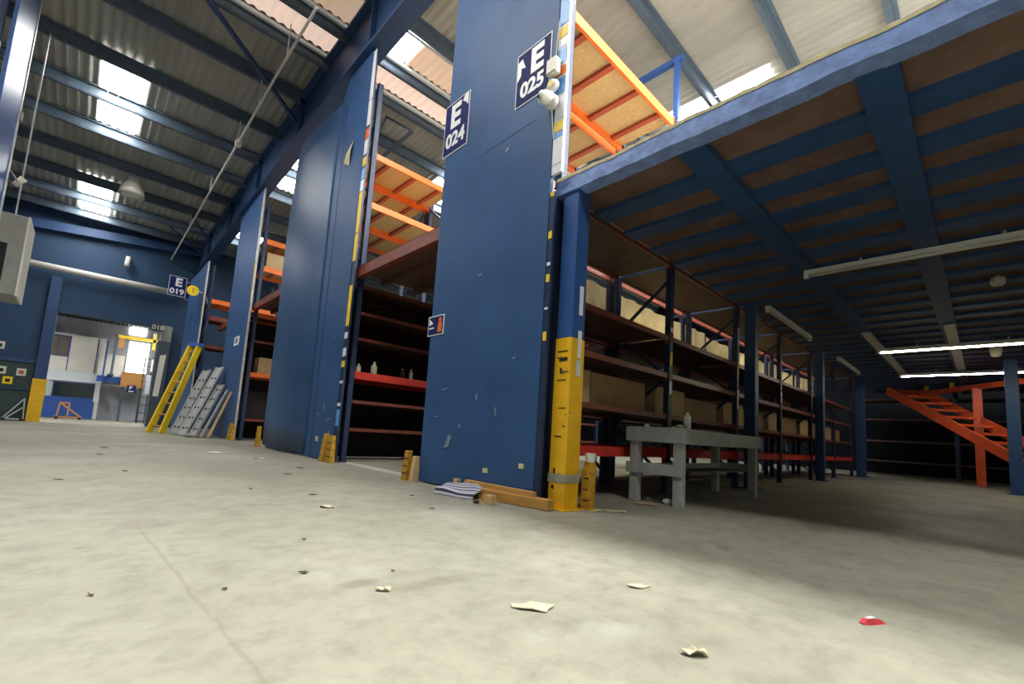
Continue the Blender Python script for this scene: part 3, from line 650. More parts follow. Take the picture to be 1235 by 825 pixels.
for (x, z0, z1, m) in ((5.22,1.56,1.72,YSTK),(5.22,1.20,1.36,SW),(5.22,1.98,2.04,SW),(7.42,1.75,1.95,YSTK),(7.42,1.2,1.5,SW),(7.42,2.2,2.5,SW),(9.62,1.5,1.7,SW),(11.82,1.6,1.9,SW),(11.82,2.1,2.3,YSTK)):
    obj('sticker', MB().box(x-0.03,x+0.03,2.661,2.664,z0,z1), m, rkA)
# translucent backing sheets on the brown rack (parts of the rack)
for i in range(6):
    a, b = XS[i]+0.06, XS[i+1]-0.06
    cuts = [a, a+(b-a)*R.uniform(0.42,0.55), b]
    for j in range(2):
        xa, xb = cuts[j]+0.01, cuts[j+1]-0.01
        mb = MB(); nn = 16; vs = []
        ztop = 2.70 + R.uniform(-0.05,0.05)
        for z in (1.945, 2.28, ztop):
            for k in range(nn+1):
                x = xa+(xb-xa)*k/nn
                vs.append((x, 3.60+0.022*math.sin(k*0.9+i*2+j)+0.02*(z-1.9), z))
        mb.add(vs, [(q*(nn+1)+k,q*(nn+1)+k+1,(q+1)*(nn+1)+k+1,(q+1)*(nn+1)+k) for q in range(2) for k in range(nn)])
        obj('backing_sheet', mb, TRANS, rkB, smooth=True)

mat('pale_bounce_sheet', (0.46,0.44,0.40), 0.7, var=0.1)  # for unseen pale deck tops added to bounce daylight up at the roof
# ------------------------------------------------------------------ decks bridging the aisles
def bridge(label, y0, y1, z, x1):
    t = thing('bridge_deck', label, 'deck', (2.95,(y0+y1)/2,z))
    obj('edge_beam', MB().box(2.93,2.98,y0,y1,z-0.06,z+0.1).box(2.93,3.02,y0,y1,z-0.07,z-0.06).box(2.93,3.02,y0,y1,z+0.09,z+0.1), REDB, t)
    obj('deck_board', MB().box(2.98,x1,y0,y1,z+0.03,z+0.08), BROWN, t); obj('bounce_sheet', MB().box(2.98,x1,y0,y1,z+0.08,z+0.09), MATS['pale_bounce_sheet'], t)
    n = int((x1-3.2)/0.6)
    for k in range(n):
        x = 3.4+k*0.6
        obj('joist', MB().box(x-0.03,x+0.03,y0,y1,z-0.07,z+0.03), BROWN, t)
bridge('brown timber deck bridging the dark aisle between the two nearest panels', 4.381, 6.869, 2.98, 9.6)
bridge('brown deck bridging the aisle between the second and third panels', 10.2, 13.049, 3.42, 5.2)
bridge('brown deck bridging the aisle beyond the third panel', 15.25, 17.049, 3.35, 5)

# ------------------------------------------------------------------ mezzanine on the right
MZ = thing('mezzanine', 'blue-painted mezzanine floor overhead on the right, seen from below', 'mezzanine', (3,0,2.8))
MX1, MY0, MY1 = 20.8, -7.9, 2.655
obj('deck_board', MB().box(3.06,MX1,MY0,MY1,2.875,2.905), DUSTCH, MZ)
obj('bounce_sheet', MB().box(3.08,MX1,MY0,2.73,2.9125,2.9165).box(3.08,MX1,MY0,MY1,2.905,2.9125), mat('pale_bounce_sheet',(0.46,0.44,0.40),0.7,var=0.1), MZ)  # added over the boards to bounce light; its lip covers a light leak
x = 3.62
while x < MX1-0.3:
    obj('joist', MB().box(x-0.115,x+0.115,MY0,MY1,2.835,2.875), DECKB, MZ); x += 0.552
for y in (1.46,0.36,-0.75,-1.86,-2.97,-4.08,-5.19,-6.3):
    obj('main_beam', MB().box(3.06,MX1,y-0.1,y+0.1,2.80,2.87), DECKB, MZ)
# fascia with lumpy sealant on both edges
mb = MB(); fo = MB(); n = 130; vs = []
rr = random.Random(3); lo = []; up = []
a = b = 0
for i in range(n+1):
    a = 0.8*a + rr.uniform(-0.006,0.006); b = 0.8*b + rr.uniform(-0.006,0.008)
    lo.append(2.80+a-0.006); up.append(2.925+b)
for i in range(n+1):
    y = MY0+(MY1-MY0)*i/n
    vs += [(2.93,y,lo[i]),(2.93,y,up[i]),(3.07,y,up[i]),(3.07,y,lo[i])]
fs = []
for i in range(n):
    for k in range(4): fs.append((i*4+k, i*4+(k+1)%4, (i+1)*4+(k+1)%4, (i+1)*4+k))
fs += [(0,1,2,3),(n*4+3,n*4+2,n*4+1,n*4)]
obj('fascia', mb.add(vs,fs), FASC, MZ, label='pale blue front edge')
vs = []
for i in range(n+1):
    y = MY0+(MY1-MY0)*i/n; hgt = 0.012+0.010*abs(math.sin(i*1.7))+rr.uniform(0,0.008)
    vs += [(2.925,y,up[i]-0.006),(2.925,y,up[i]+hgt),(3.05,y,up[i]+hgt),(3.05,y,up[i]-0.006)]
obj('sealant_bead', fo.add(vs,fs), FOAM, MZ, label='yellowed sealant bead')

def column(label, x, y, w=0.15, guard=False, z1=2.80, m=BLUEC):
    t = thing('mezzanine_column', label, 'column', (x,y,0))
    zb = 1.45 if guard else 0.012
    obj('shaft', MB().box(x-w/2,x+w/2,y-w/2,y+w/2,zb,z1), m, t, 0.006)
    obj('base_plate', MB().box(x-w*0.8,x+w*0.8,y-w*0.8,y+w*0.8,0,0.012), YELLOW if guard else m, t)
    return t
c1 = column('blue column with a tall worn yellow base at the mezzanine corner', 3.035, 2.49, 0.17, True)
obj('yellow_sleeve', MB().box(2.942,3.128,2.40,2.58,0.012,1.45), YELLOW, c1, 0.008, label='worn yellow sleeve')
for (y,z,w_,h_) in ((2.49,1.33,0.11,0.012),(2.48,1.26,0.09,0.035),(2.5,1.16,0.02,0.05),(2.46,1.15,0.05,0.012),(2.49,1.08,0.10,0.010),(2.47,0.84,0.08,0.008),(2.5,0.60,0.08,0.012),(2.52,0.30,0.02,0.07),(2.46,0.27,0.015,0.05),(2.53,0.18,0.03,0.03)):
    obj('scuff', MB().box(2.939,2.942,y-w_/2,y+w_/2,z-h_/2,z+h_/2), BLACK, c1)
obj('tape', MB().box(2.938,3.132,2.396,2.584,0.22,0.29), mat('grubby_tape',(0.32,0.33,0.24),0.7,var=0.2,vscale=20), c1, label='grubby grey tape')
for (z0,z1,xw) in ((1.66,1.92,0.05),(1.28,1.52,0.045)):
    lb = obj('label_sticker', MB().box(3.03,3.03+xw,2.397 if z0<1.45 else 2.402,2.405,z0,z1), SW, c1)
obj('label_sticker', MB().box(3.02,3.08,2.396,2.40,1.12,1.26), mat('silver_label',(0.6,0.66,0.68),0.3), c1)
# paired guard plate in front with a white paper cup on it
t = thing('column_protector', 'low rounded yellow protector plate beside the worn yellow column', 'protector', (3.17,2.34,0))
mb = MB(); pr = [(3.14,2.30),(3.20,2.285),(3.245,2.31),(3.255,2.37),(3.20,2.385),(3.14,2.385)]
mb.prism([(a,b,0.008) for a,b in pr],(0,0,0.34)); obj('plate', mb, MUST, t, 0.008)
obj('dome', MB().prism([(3.15,2.375,0.348),(3.235,2.375,0.348),(3.22,2.375,0.40),(3.165,2.375,0.40)],(0,-0.075,0)), MUST, t)
obj('foot', MB().box(3.13,3.32,2.26,2.39,0,0.008), FOAM, t)
for k in range(3): obj('scuff', MB().box(3.136,3.14,2.31,2.36,0.08+k*0.09,0.088+k*0.09), BLACK, t)
solo('paper_cup', MB().lathe([(0,0),(0.040,0),(0.046,0.075),(0.041,0.075),(0.037,0.006),(0,0.006)],(3.19,2.335,0.40)), WHITE, 'white paper cup standing on the low yellow protector', 'cup', smooth=False)
for (x,lab) in ((7.52,'dark blue column right behind the end of the grey bench'),(11.75,'dark blue column halfway along the brown rack row'),(16.45,'dark blue column at the far end of the brown rack row')):
    column(lab, x, 2.50, 0.16 if x < 16 else 0.22, z1=2.834, m=BLUEB)  # darker blue than the corner column, to stand for the shadow here
column('blue column standing in front of the orange stairs', 14.0, -0.42, 0.2)

# fluorescent battens under the mezzanine
def batten(label, a, b, tube_mat, lit=False, group=None):
    a = V(a); b = V(b); d = (b-a).normalized(); n = V((0,0,1)); s = d.cross(n)
    t = thing('fluorescent_batten', label, 'light', (a+b)/2, group)
    obj('housing', MB().bar(a+n*0.035,b+n*0.035,0.075,0.05), WHITE if not lit else WHITE, t, 0.005)
    obj('tube', MB().tube(a+d*0.04-n*0.012,b-d*0.04-n*0.012,0.016 if not lit else 0.02,n=10), tube_mat, t, smooth=True)
    for q in (a+d*0.02, b-d*0.02): obj('lamp_holder', MB().box(q.x-0.025,q.x+0.025,q.y-0.025,q.y+0.025,q.z-0.035,q.z+0.02), WHITE, t)
    if lit:
        for sg in (-1,1):
            e0 = s*sg*0.03+n*0.008; e1 = s*sg*0.11-n*0.018
            obj('reflector', MB().add([a+e0,b+e0,b+e1,a+e1,a+e0+n*0.004,b+e0+n*0.004,b+e1+n*0.004,a+e1+n*0.004],[(0,1,2,3),(7,6,5,4),(0,4,5,1),(1,5,6,2),(2,6,7,3),(3,7,4,0)]), WHITE, t)
    for q in (a+(b-a)*0.25, a+(b-a)*0.75):
        obj('hanger', MB().box(q.x-0.012,q.x+0.012,q.y-0.012,q.y+0.012,q.z+0.06,2.833), GALV, t)
    return t
batten('unlit fluorescent batten nearest the camera under the mezzanine', (6.2,1.46,2.735), (6.2,-0.75,2.735), TUBEOFF)
batten('unlit fluorescent batten along the brown rack, nearer of the two', (7.45,2.25,2.74), (9.9,2.25,2.74), TUBEOFF)
batten('unlit fluorescent batten along the brown rack, farther of the two', (12.3,2.25,2.74), (14.7,2.25,2.74), TUBEOFF)
batten('lit warm fluorescent batten, nearer of the two glowing lights', (11.55,1.45,2.705), (11.55,-0.95,2.705), TUBY, True)
batten('lit cool fluorescent batten, farther of the two glowing lights', (15.2,1.48,2.705), (15.2,-1.3,2.705), TUBW, True)
batten('lit warm fluorescent batten continuing the nearer glowing light out to the right', (11.55,-1.15,2.705), (11.55,-3.3,2.705), TUBY, True)
for (y,lab) in ((1.42,'white strut behind the left ends of the lit tubes'),(0.34,'white strut crossing behind the middle of the lit tubes')):
    solo('lighting_strut', MB().box(10.0,15.1,y-0.07,y+0.07,2.781,2.799), WHITE, lab, 'strut')
t = thing('smoke_detector', 'white smoke detector on the dark ceiling right of the near batten', 'smoke detector', (7.7,-0.17,2.7))
obj('base', MB().lathe([(0,0.07),(0.06,0.07),(0.06,0.05),(0.07,0.04),(0.06,-0.01),(0.04,-0.03),(0,-0.03)],(7.7,-0.17,2.735)), CREAM, t, smooth=True)
obj('pendant', MB().tube((7.7,-0.17,2.80),(7.7,-0.17,2.834),0.02,n=8), CREAM, t)
t = thing('smoke_detector', 'smoke detector lit yellow below the warm tube', 'smoke detector', (12.5,-0.2,2.7))
obj('base', MB().lathe([(0,0.125),(0.09,0.125),(0.09,0.06),(0.07,-0.04),(0.045,-0.07),(0,-0.07)],(12.5,-0.2,2.705)), CREAM, t, smooth=True)
# lit tubes hidden over the aisle behind the brown rack
for k, x in enumerate((5.6,9.3,13.2)):
    bt = batten(('lit tube over the dark aisle behind the brown rack, nearest of its row','lit tube over the dark aisle behind the brown rack, middle of its row','lit tube over the dark aisle behind the brown rack, last of its row')[k], (x,4.75,2.74), (x+2.0,4.75,2.74), TUBA, True)
    obj('shade', MB().bar((x,4.87,2.69),(x+2.0,4.83,2.70),0.006,0.20), GALV, bt)  # unseen plate added to keep the tube light off the rack opposite

# ------------------------------------------------------------------ stairs at the far right
ST = thing('staircase', 'orange open-tread staircase with top rail at the far right', 'staircase', (15.5,0,0))
rd = V((-0.78,-0.625,0)).normalized(); tw = V((0.625,-0.78,0)).normalized()
P0 = V((18.2,2.07,2.80)); run = 5.15; drop = 2.77
P1 = P0 + rd*run - V((0,0,drop)); WID = 0.95
for off, lab in ((0,'stringer'),(WID,'stringer')):
    mb = MB(); mb.bar(P0+tw*off-V((0,0,0.12)), P1+tw*off+V((0,0,0.14)), 0.05, 0.24, (0,0,1)); obj('stringer', mb, STAIR, ST)
for k in range(12):
    f = (k+0.7)/12.6; q = P0+(P1-P0)*f
    obj('tread', MB().bar(q+tw*0.03, q+tw*(WID-0.03), 0.17, 0.065), STAIR, ST)
L0 = P0+tw*WID; L1 = L0 - V((0,0,0)) + rd*3.9
L0 = V((L0.x,L0.y,2.62)); L1 = V((L1.x,L1.y,2.62))
obj('top_rail', MB().bar(L0,L1,0.08,0.14), STAIR, ST)
obj('top_rail', MB().bar(P0+V((0,0,-0.16)),L0+V((0,0,0)),0.08,0.14), STAIR, ST)
pp = L0+rd*1.95
obj('support_post', MB().box(pp.x-0.09,pp.x+0.09,pp.y-0.09,pp.y+0.09,0,2.58), STAIR, ST)
for f in (0.22,1.15): 
    q = L0+rd*f; obj('hook', MB().box(q.x-0.05,q.x+0.05,q.y-0.05,q.y+0.05,2.69,2.83), YELL2, ST, label='yellow hook')
ys_ = [3.0,0.6,-1.8,-4.2,-6.6]
def rack_y(label, x0, x1, ys, zs, zt):
    t = thing('pallet_rack', label, 'rack', (x0,ys[0],0))
    for y in ys:
        for x in (x0,x1): obj('upright', MB().box(x-0.045,x+0.045,y-0.045,y+0.045,0,zt), NAVY, t)
        obj('frame_brace', MB().bar((x0,y,0.2),(x1,y,1.2),0.03,0.03), NAVY, t); obj('frame_brace', MB().bar((x1,y,1.2),(x0,y,2.2),0.03,0.03), NAVY, t)
    for i in range(len(ys)-1):
        for z in zs:
            for x in (x0,x1): obj('beam', MB().box(x-0.025,x+0.025,ys[i+1]+0.047,ys[i]-0.047,z-0.05,z), mat('dim_brown_beam',(0.07,0.035,0.025),0.6), t)
            obj('shelf_board', MB().box(x0+0.03,x1-0.03,ys[i+1]+0.047,ys[i]-0.047,z-0.02,z), BROWN, t)
    return t
rack_y('dim rack across the far end behind the orange stairs', 19.2, 20.1, ys_, (0.5,1.15,1.85,2.5), 2.75)

# ------------------------------------------------------------------ grey bench
B = thing('workbench', 'grey painted wooden workbench in front of the brown rack', 'workbench', (5.4,2.25,0))
bx0, bx1, by0, by1 = 4.17, 6.62, 1.98, 2.58
def Q(u, v, z): # small rotation about the near corner
    a = 0.012; return (bx0+u*math.cos(a)-v*math.sin(a), by0+u*math.sin(a)+v*math.cos(a), z)
def qbox(name, u0,u1,v0,v1,z0,z1, m=BENCH, bev=0.006):
    return obj(name, MB().hexa([Q(u0,v0,z0),Q(u1,v0,z0),Q(u1,v1,z0),Q(u0,v1,z0),Q(u0,v0,z1),Q(u1,v0,z1),Q(u1,v1,z1),Q(u0,v1,z1)]), m, B, bev)
LX, LY = 2.22, 0.62
for (u,v) in ((0.03,0.03),(0.03,LY-0.12),(LX-0.12,0.03),(LX-0.12,LY-0.12)): qbox('leg', u,u+0.09,v,v+0.09,0,0.70)
qbox('end_apron', 0,0.028,-0.005,LY+0.005,0.605,0.755); qbox('end_apron', LX-0.028,LX,-0.005,LY+0.005,0.605,0.75)
qbox('long_apron', 0.03,LX-0.03,0,0.027,0.60,0.75); qbox('long_apron', 0.03,LX-0.03,LY-0.027,LY,0.60,0.75)
qbox('end_rail', 0.003,0.029,0.02,LY-0.0,0.285,0.395); qbox('end_rail', LX-0.03,LX-0.005,0.02,LY,0.285,0.395)
qbox('stretcher', 0.13,LX-0.12,LY-0.12,LY-0.09,0.30,0.38)
qbox('worktop', 0.03,LX-0.03,0.03,LY-0.03,0.72,0.742)
qbox('low_shelf', 0.5,LX-0.14,0.14,LY-0.14,0.30,0.32, mat('dull_board',(0.13,0.12,0.10),0.7))
t = thing('spray_can', 'white upright can standing on the near corner of the grey bench', 'can', Q(0.30,0.10,0.742))
cx, cy, _ = Q(0.24,0.08,0)
obj('can_body', MB().lathe([(0,0),(0.034,0),(0.034,0.135),(0.02,0.155),(0,0.155)],(cx,cy,0.742)), WHITE, t, smooth=False)
obj('nozzle', MB().lathe([(0,0.155),(0.014,0.155),(0.014,0.18),(0,0.18)],(cx,cy,0.742)), SW, t)
def lump(name, c, r, m, label, cat, seed, flat=0.7):
    rr = random.Random(seed); mb = MB(); nu, nv = 9, 6; vs = [(c[0],c[1],c[2])]
    for j in range(1,nv):
        for i in range(nu):
            th = math.pi*j/nv; ph = 2*math.pi*i/nu; q = r*rr.uniform(0.75,1.15)
            vs.append((c[0]+q*math.sin(th)*math.cos(ph), c[1]+q*math.sin(th)*math.sin(ph), c[2]+flat*r*(1-math.cos(th))*rr.uniform(0.92,1.0)))
    vs.append((c[0],c[1],c[2]+2*flat*r)); fs = []
    for i in range(nu): fs.append((0,1+(i+1)%nu,1+i)); fs.append((len(vs)-1, 1+(nv-2)*nu+i, 1+(nv-2)*nu+(i+1)%nu))
    for j in range(nv-2):
        for i in range(nu): fs.append((1+j*nu+i,1+j*nu+(i+1)%nu,1+(j+1)*nu+(i+1)%nu,1+(j+1)*nu+i))
    return solo(name, mb.add(vs,fs), m, label, cat)
lump('crumpled_paper', Q(0.06,0.42,0.742), 0.032, WHITE, 'crumpled white paper ball on the bench end, away from the can', 'paper', 5)
lump('crumpled_paper', Q(0.07,0.075,0.742), 0.036, CREAM, 'crumpled pale paper on the bench corner next to the can', 'paper', 6)
lump('crumpled_paper', (4.30,2.20,0), 0.045, WHITE, 'crumpled white paper on the floor under the bench end', 'paper', 8)
lump('crumpled_paper', (4.40,2.47,0), 0.02, CREAM, 'tiny pale scrap ball on the floor by the bench back leg', 'paper', 9)

# ------------------------------------------------------------------ yellow upright protectors at the panel feet
def protector(label, x, y, h, w=0.13, m=MUST, lean=0.0, stripes=True):
    t = thing('upright_protector', label, 'protector', (x,y,0))
    mb = MB().hexa([(x-0.04,y-w/2,0),(x+0.04,y-w/2,0),(x+0.04,y+w/2,0),(x-0.04,y+w/2,0),
                    (x-0.02+lean,y-w/2*0.75,h),(x+0.035+lean,y-w/2*0.75,h),(x+0.035+lean,y+w/2*0.75,h),(x-0.02+lean,y+w/2*0.75,h)])
    obj('plate', mb, m, t, 0.006)
    if stripes:
        for k in range(3):
            z = h*(0.22+0.25*k); obj('scuff', MB().box(x-0.042+0.012*k*0.5,x-0.034+0.012*k*0.5,y-w*0.4,y+w*0.35,z,z+0.012), BLACK, t)
    return t
protector('yellow protector at the left foot of the nearest panel', 2.79, 4.60, 0.33, 0.11)
protector('raw wood offcut propped beside the yellow protector of the nearest panel', 2.79, 4.45, 0.28, 0.08, WOODE, 0.01, False)
protector('slim yellow protector on the panel side at the right foot of the second panel', 2.78, 7.03, 0.42, 0.14, MUST, 0.02, False)
protector('scuffed yellow protector on the rack side at the right foot of the second panel', 2.78, 6.76, 0.40, 0.18)
protector('yellow protector at the left foot of the second panel', 2.78, 10.55, 0.42, 0.16)
protector('slim yellow protector on the panel side of the third panel', 2.78, 13.06, 0.42, 0.14, MUST, 0.02, False)
protector('scuffed yellow protector on the rack side of the third panel', 2.78, 12.8, 0.40, 0.2)
# white floor bar at the foot of the dark rack
solo('floor_bar', MB().box(2.97,2.99,4.75,6.6,0.0,0.028), WHITE, 'thin white bar on the floor across the dark aisle', 'bar')

# ------------------------------------------------------------------ timbers, striped mat and bits at the foot of the nearest panel
mb = MB().bar((2.72,3.36,0.045),(2.83,2.44,0.045),0.09,0.085); solo('timber_beam', mb, WOOD, 'long pine timber lying on the floor, the front one of two', 'timber', 'timbers by the nearest panel', bevel=0.004)
mb = MB().bar((2.795,3.50,0.065),(2.80,2.60,0.065),0.055,0.13); solo('timber_beam', mb, WOOD, 'taller pine timber on edge against the foot of the nearest panel', 'timber', 'timbers by the nearest panel', bevel=0.004)
# crumpled striped mat
mb = MB(); nu, nv = 22, 14; vs = []
for j in range(nv+1):
    for i in range(nu+1):
        u, v = i/nu, j/nv
        x = 2.47+0.26*v+0.10*u; y = 3.58-0.46*u+0.06*v
        z = 0.045+0.075*v*(0.6+0.4*math.sin(math.pi*u)) + 0.010*math.sin(7*u+3*v) + 0.006*math.sin(11*v+2*u)
        if v < 0.12: z = max(0.004, z*(v/0.12))
        vs.append((x,y,max(0.004,z)))
o = solo('striped_mat', mb.add(vs,[(j*(nu+1)+i,j*(nu+1)+i+1,(j+1)*(nu+1)+i+1,(j+1)*(nu+1)+i) for j in range(nv) for i in range(nu)]), STRIPE, 'crumpled navy and white striped cloth on the floor by the nearest panel', 'cloth', smooth=True)
o.modifiers.new('solid','SOLIDIFY').thickness = 0.006
solo('wood_block', MB().box(2.555,2.615,2.86,2.94,0,0.075), WOODE, 'small pale wood block beside the striped cloth', 'wood block', bevel=0.004)
solo('wood_block', MB().hexa([(2.60,2.97,0),(2.66,2.99,0),(2.64,3.05,0),(2.58,3.03,0),(2.62,2.97,0.07),(2.67,2.99,0.06),(2.65,3.04,0.06),(2.60,3.02,0.07)]), WOOD, 'split brown wood offcut wedged between the striped cloth and the pale block', 'wood block')
solo('wood_block', MB().box(2.77,2.82,3.62,3.68,0,0.12), WOODE, 'upright wood peg against the panel behind the striped cloth', 'wood block', bevel=0.004)
lump('rubber_scrap', (2.50,2.98,0), 0.03, BLACK, 'small black rubber scrap in front of the striped cloth', 'scrap', 12, 0.5)

# ------------------------------------------------------------------ ladders
def ladder(label, base, top, width, m, rungs, rail=(0.03,0.09), cat='ladder', wdir=(0,1,0), rm=None, taper=1.0):
    base = V(base); top = V(top); t = thing('ladder', label, cat, base)
    wd = V(wdir).normalized(); d = (top-base).normalized(); nrm = d.cross(wd).normalized()
    for s in (-1,1):
        a = base+wd*s*width/2; b = top+wd*s*width/2*taper
        mb = MB(); mb.bar(a,b,rail[1],rail[0],tuple(wd)); obj('side_rail', mb, m, t)
    for k in range(rungs):
        f = (k+0.6)/(rungs+0.2); q = base+(top-base)*f; ww = width*(1+(taper-1)*f)
        obj('rung', MB().bar(q-wd*ww/2,q+wd*ww/2,0.03,0.05,tuple(nrm)), rm or m, t)
    return t
yl = ladder('tall yellow stepladder with a blue top leaning beside the farthest panel', (1.60,15.9,0.0), (2.36,16.75,2.66), 0.44, YELL2, 8, (0.05,0.17), wdir=(0.55,-0.83,0), rm=OCHRE, taper=0.7)
obj('top_cap', MB().bar((2.26,16.92,2.70),(2.48,16.58,2.70),0.2,0.1), mat('blue_plastic',(0.05,0.16,0.5),0.4), yl, label='blue plastic top')
def plank(label, base, top, w, th, m, holes=False, name='ladder_section'):
    base = V(base); top = V(top); t = thing(name, label, 'ladder section' if holes else 'batten', base)
    d = (top-base).normalized(); wd = V((0.25,-0.97,0)).normalized(); nn = d.cross(wd).normalized()
    if holes:
        for s in (-1,1): obj('side_rail', MB().bar(base+wd*s*w/2,top+wd*s*w/2,0.05,0.045,tuple(nn)), m, t)
        obj('web', MB().bar(base+nn*0.01,top+nn*0.01,w*0.9,0.012,tuple(nn)), m, t)
        L_ = (top-base).length
        for k in range(int(L_/0.3)):
            q = base+d*(0.2+0.3*k)
            for s in (-0.25,0.25): 
                c = q+wd*s*w
                for sg in (1,-1): obj('hole_plug', MB().tube(c-nn*0.02*sg,c+nn*0.022*sg,0.024,n=8), BLACK, t) if sg==1 else None
    else:
        obj('batten', MB().bar(base,top,w,th,tuple(nn)), m, t)
    return t
plank('grey perforated ladder section nearest the yellow stepladder', (1.92,15.1,0.03), (2.58,15.7,1.88), 0.42, 0.04, STEEL, True)
plank('pale aluminium ladder section leaning tallest across the middle of the stack', (2.0,14.4,0.03), (2.72,14.75,1.93), 0.36, 0.04, GALV, True)
plank('shorter grey ladder section third from the yellow stepladder', (2.15,13.9,0.03), (2.72,14.35,1.42), 0.30, 0.04, STEEL, True)
plank('narrow grey batten leaning right of the ladder sections', (2.28,13.55,0.03), (2.79,13.85,1.28), 0.07, 0.04, STEEL)
plank('pale wooden batten, rightmost of the leaning stack', (2.38,13.25,0.03), (2.81,13.5,1.22), 0.05, 0.04, WOODE)
lump('work_boot_pile', (2.05,13.75,0), 0.1, GREYB, 'grey bundled rag at the foot of the leaning ladder sections', 'rag', 21, 0.5)
bpy.data.objects['work_boot_pile'].name = 'bundled_rag'

# ------------------------------------------------------------------ left side of the aisle
t = end_panel('blue end panel at the left edge of the aisle, high pale edge strip', 9.45, 11.0, 7.6, BLUEC, x=-1.36)
t.name = 'rack_end_panel.004'
obj('edge_strip', MB().box(-1.37,-1.30,11.0,11.09,0.0,7.7), GALV, t, label='pale steel edge strip'); obj('edge_bolt', MB().box(-1.30,-1.27,11.0,11.08,5.3,5.45), GREYB, t)
rkL = rack('rack at the very left edge, mostly out of frame', [-3.6,-1.45], 8.5, 9.4, [(2.0,0.1,ORANGE,CHIP,0),(4.2,0.12,ORANGE,CHIP,0),(5.6,0.12,ORANGE,CHIP,0)], 7.4)
stickers(rkL, -1.402, 9.36, [(4.6,4.75,ORANGE),(4.8,5.6,SW),(3.6,4.4,YSTK)])
t = thing('heater_unit', 'grey steel heater box hung at the left edge above the shutter', 'heater', (-1.6,12.3,2.5))
obj('casing', MB().box(-2.3,-1.06,12.0,13.0,2.50,3.98), GREYB, t, 0.02)
obj('outlet', MB().box(-2.2,-1.27,11.985,12.0,2.50,3.42), DARK, t, label='dark outlet'); obj('edge_trim', MB().box(-1.075,-1.045,11.98,13.0,2.50,3.98), CREAM, t)
for x in (-2.1,-1.25): obj('hanging_rod', MB().tube((x,12.1,3.97),(x,12.1,roofz(12.1)-0.25),0.012,n=8), GALV, t)
t = thing('spot_lamp', 'small pale spot lamp on an arm at the left edge above the heater box', 'lamp', (-1.25,11.4,4.5))
obj('head', MB().tube((-1.29,11.7,4.40),(-1.19,11.68,4.56),0.04,0.055,n=12), CREAM, t, smooth=True); obj('arm', MB().tube((-1.31,11.09,4.46),(-1.25,11.7,4.47),0.012,n=8), GALV, t)

# ------------------------------------------------------------------ stock on the shelves
def carton(label, x0,x1,y0,y1,z,h,m=CARD,group=None,tape=True):
    t = thing('cardboard_box', label, 'box', ((x0+x1)/2,(y0+y1)/2,z), group)
    obj('carton', MB().box(x0,x1,y0,y1,z,z+h), m, t, 0.006)
    if tape:
        ym = (y0+y1)/2
        obj('tape', MB().box(x0-0.002,x1+0.002,ym-0.025,ym+0.025,z+h*0.7,z+h+0.002), FOAM, t)
    return t
names = ('first','second','third','fourth','fifth','sixth')
rb_ = random.Random(11)
for i in range(6):
    a, b = XS[i]+0.10, XS[i+1]-0.10
    # level above the 0.95 shelf: two long boxes set at the back of the rear rack; above 1.46: a low one
    m1 = a+(b-a)*rb_.uniform(0.34,0.5)
    carton('large pale carton with a hand hole on the 0.9 m shelf, left in the %s bay of the brown rack' % names[i] if i==0 else 'pale left carton on the third shelf down, %s bay of the brown rack' % names[i], a, m1-0.03, 2.92, 3.44, 0.951, rb_.uniform(0.34,0.40), CARD2)
    carton('brown right carton on the third shelf down, %s bay of the brown rack' % names[i], m1+0.03, b, 2.95, 3.44, 0.951, rb_.uniform(0.30,0.38), CARD)
    carton('flat carton on the second shelf down, %s bay of the brown rack' % names[i], a+(b-a)*0.45, b-0.05, 3.63, 4.25, 1.461, rb_.uniform(0.16,0.24), CARD2 if i%2 else CARD)
for o in list(bpy.data.objects):
    if o.get('label','').startswith('large pale carton with'):
        obj('hand_hole', MB().box(3.42,3.48,2.912,2.92,1.17,1.20), DARK, o); o['label'] = 'pale carton with a dark hand hole, next to the yellow column, third shelf down'
t = thing('red_bracket', 'loose red steel bracket on the second shelf down near the yellow column', 'bracket', (3.6,2.95,1.461))
obj('plate', MB().box(3.55,3.85,2.9,3.0,1.461,1.475), REDX, t); obj('arm', MB().box(3.55,3.58,2.9,3.0,1.475,1.60).box(3.58,3.85,2.9,2.93,1.57,1.60), REDX, t)
solo('long_plank', MB().box(4.05,5.05,3.0,3.2,1.461,1.52), WOODE, 'pale plank lying on the second shelf down in the first bay', 'plank', bevel=0.004)
solo('long_plank', MB().box(3.15,3.45,2.95,3.15,1.461,1.50), WOODE, 'short pale plank end on the second shelf down beside the yellow column', 'plank', bevel=0.004)
carton('small carton on the orange beam of the dark rack by the third panel', 3.25,3.85,13.1,13.6,1.751,0.42,CARD)
carton('big orange-lit carton on the upper shelf beside the third panel', 3.15,4.6,13.15,13.8,4.601,0.42,CARD2,tape=False)
def bottle(label, x, y, z, m, h=0.2, r=0.045):
    t = thing('bottle', label, 'bottle', (x,y,z), None)
    obj('bottle_body', MB().lathe([(0,0),(r,0),(r,h*0.65),(r*0.4,h*0.82),(r*0.4,h*0.94),(0,h*0.94)],(x,y,z)), m, t, smooth=False)
    obj('cap', MB().lathe([(0,h*0.94),(r*0.45,h*0.94),(r*0.45,h),(0,h)],(x,y,z)), WHITE, t)
bottle('pale green bottle on the bright red beam shelf of the dark rack', 3.45,6.98,1.431,mat('pale_green_plastic',(0.45,0.5,0.28),0.4),0.20,0.05)
bottle('small cream bottle on the bright red beam shelf, at its left end', 3.18,6.98,1.431,CREAM,0.14,0.04)
bottle('dark brown bottle on the bright red beam shelf of the dark rack', 3.98,6.98,1.431,mat('brown_glass',(0.08,0.04,0.02),0.2),0.16,0.05)
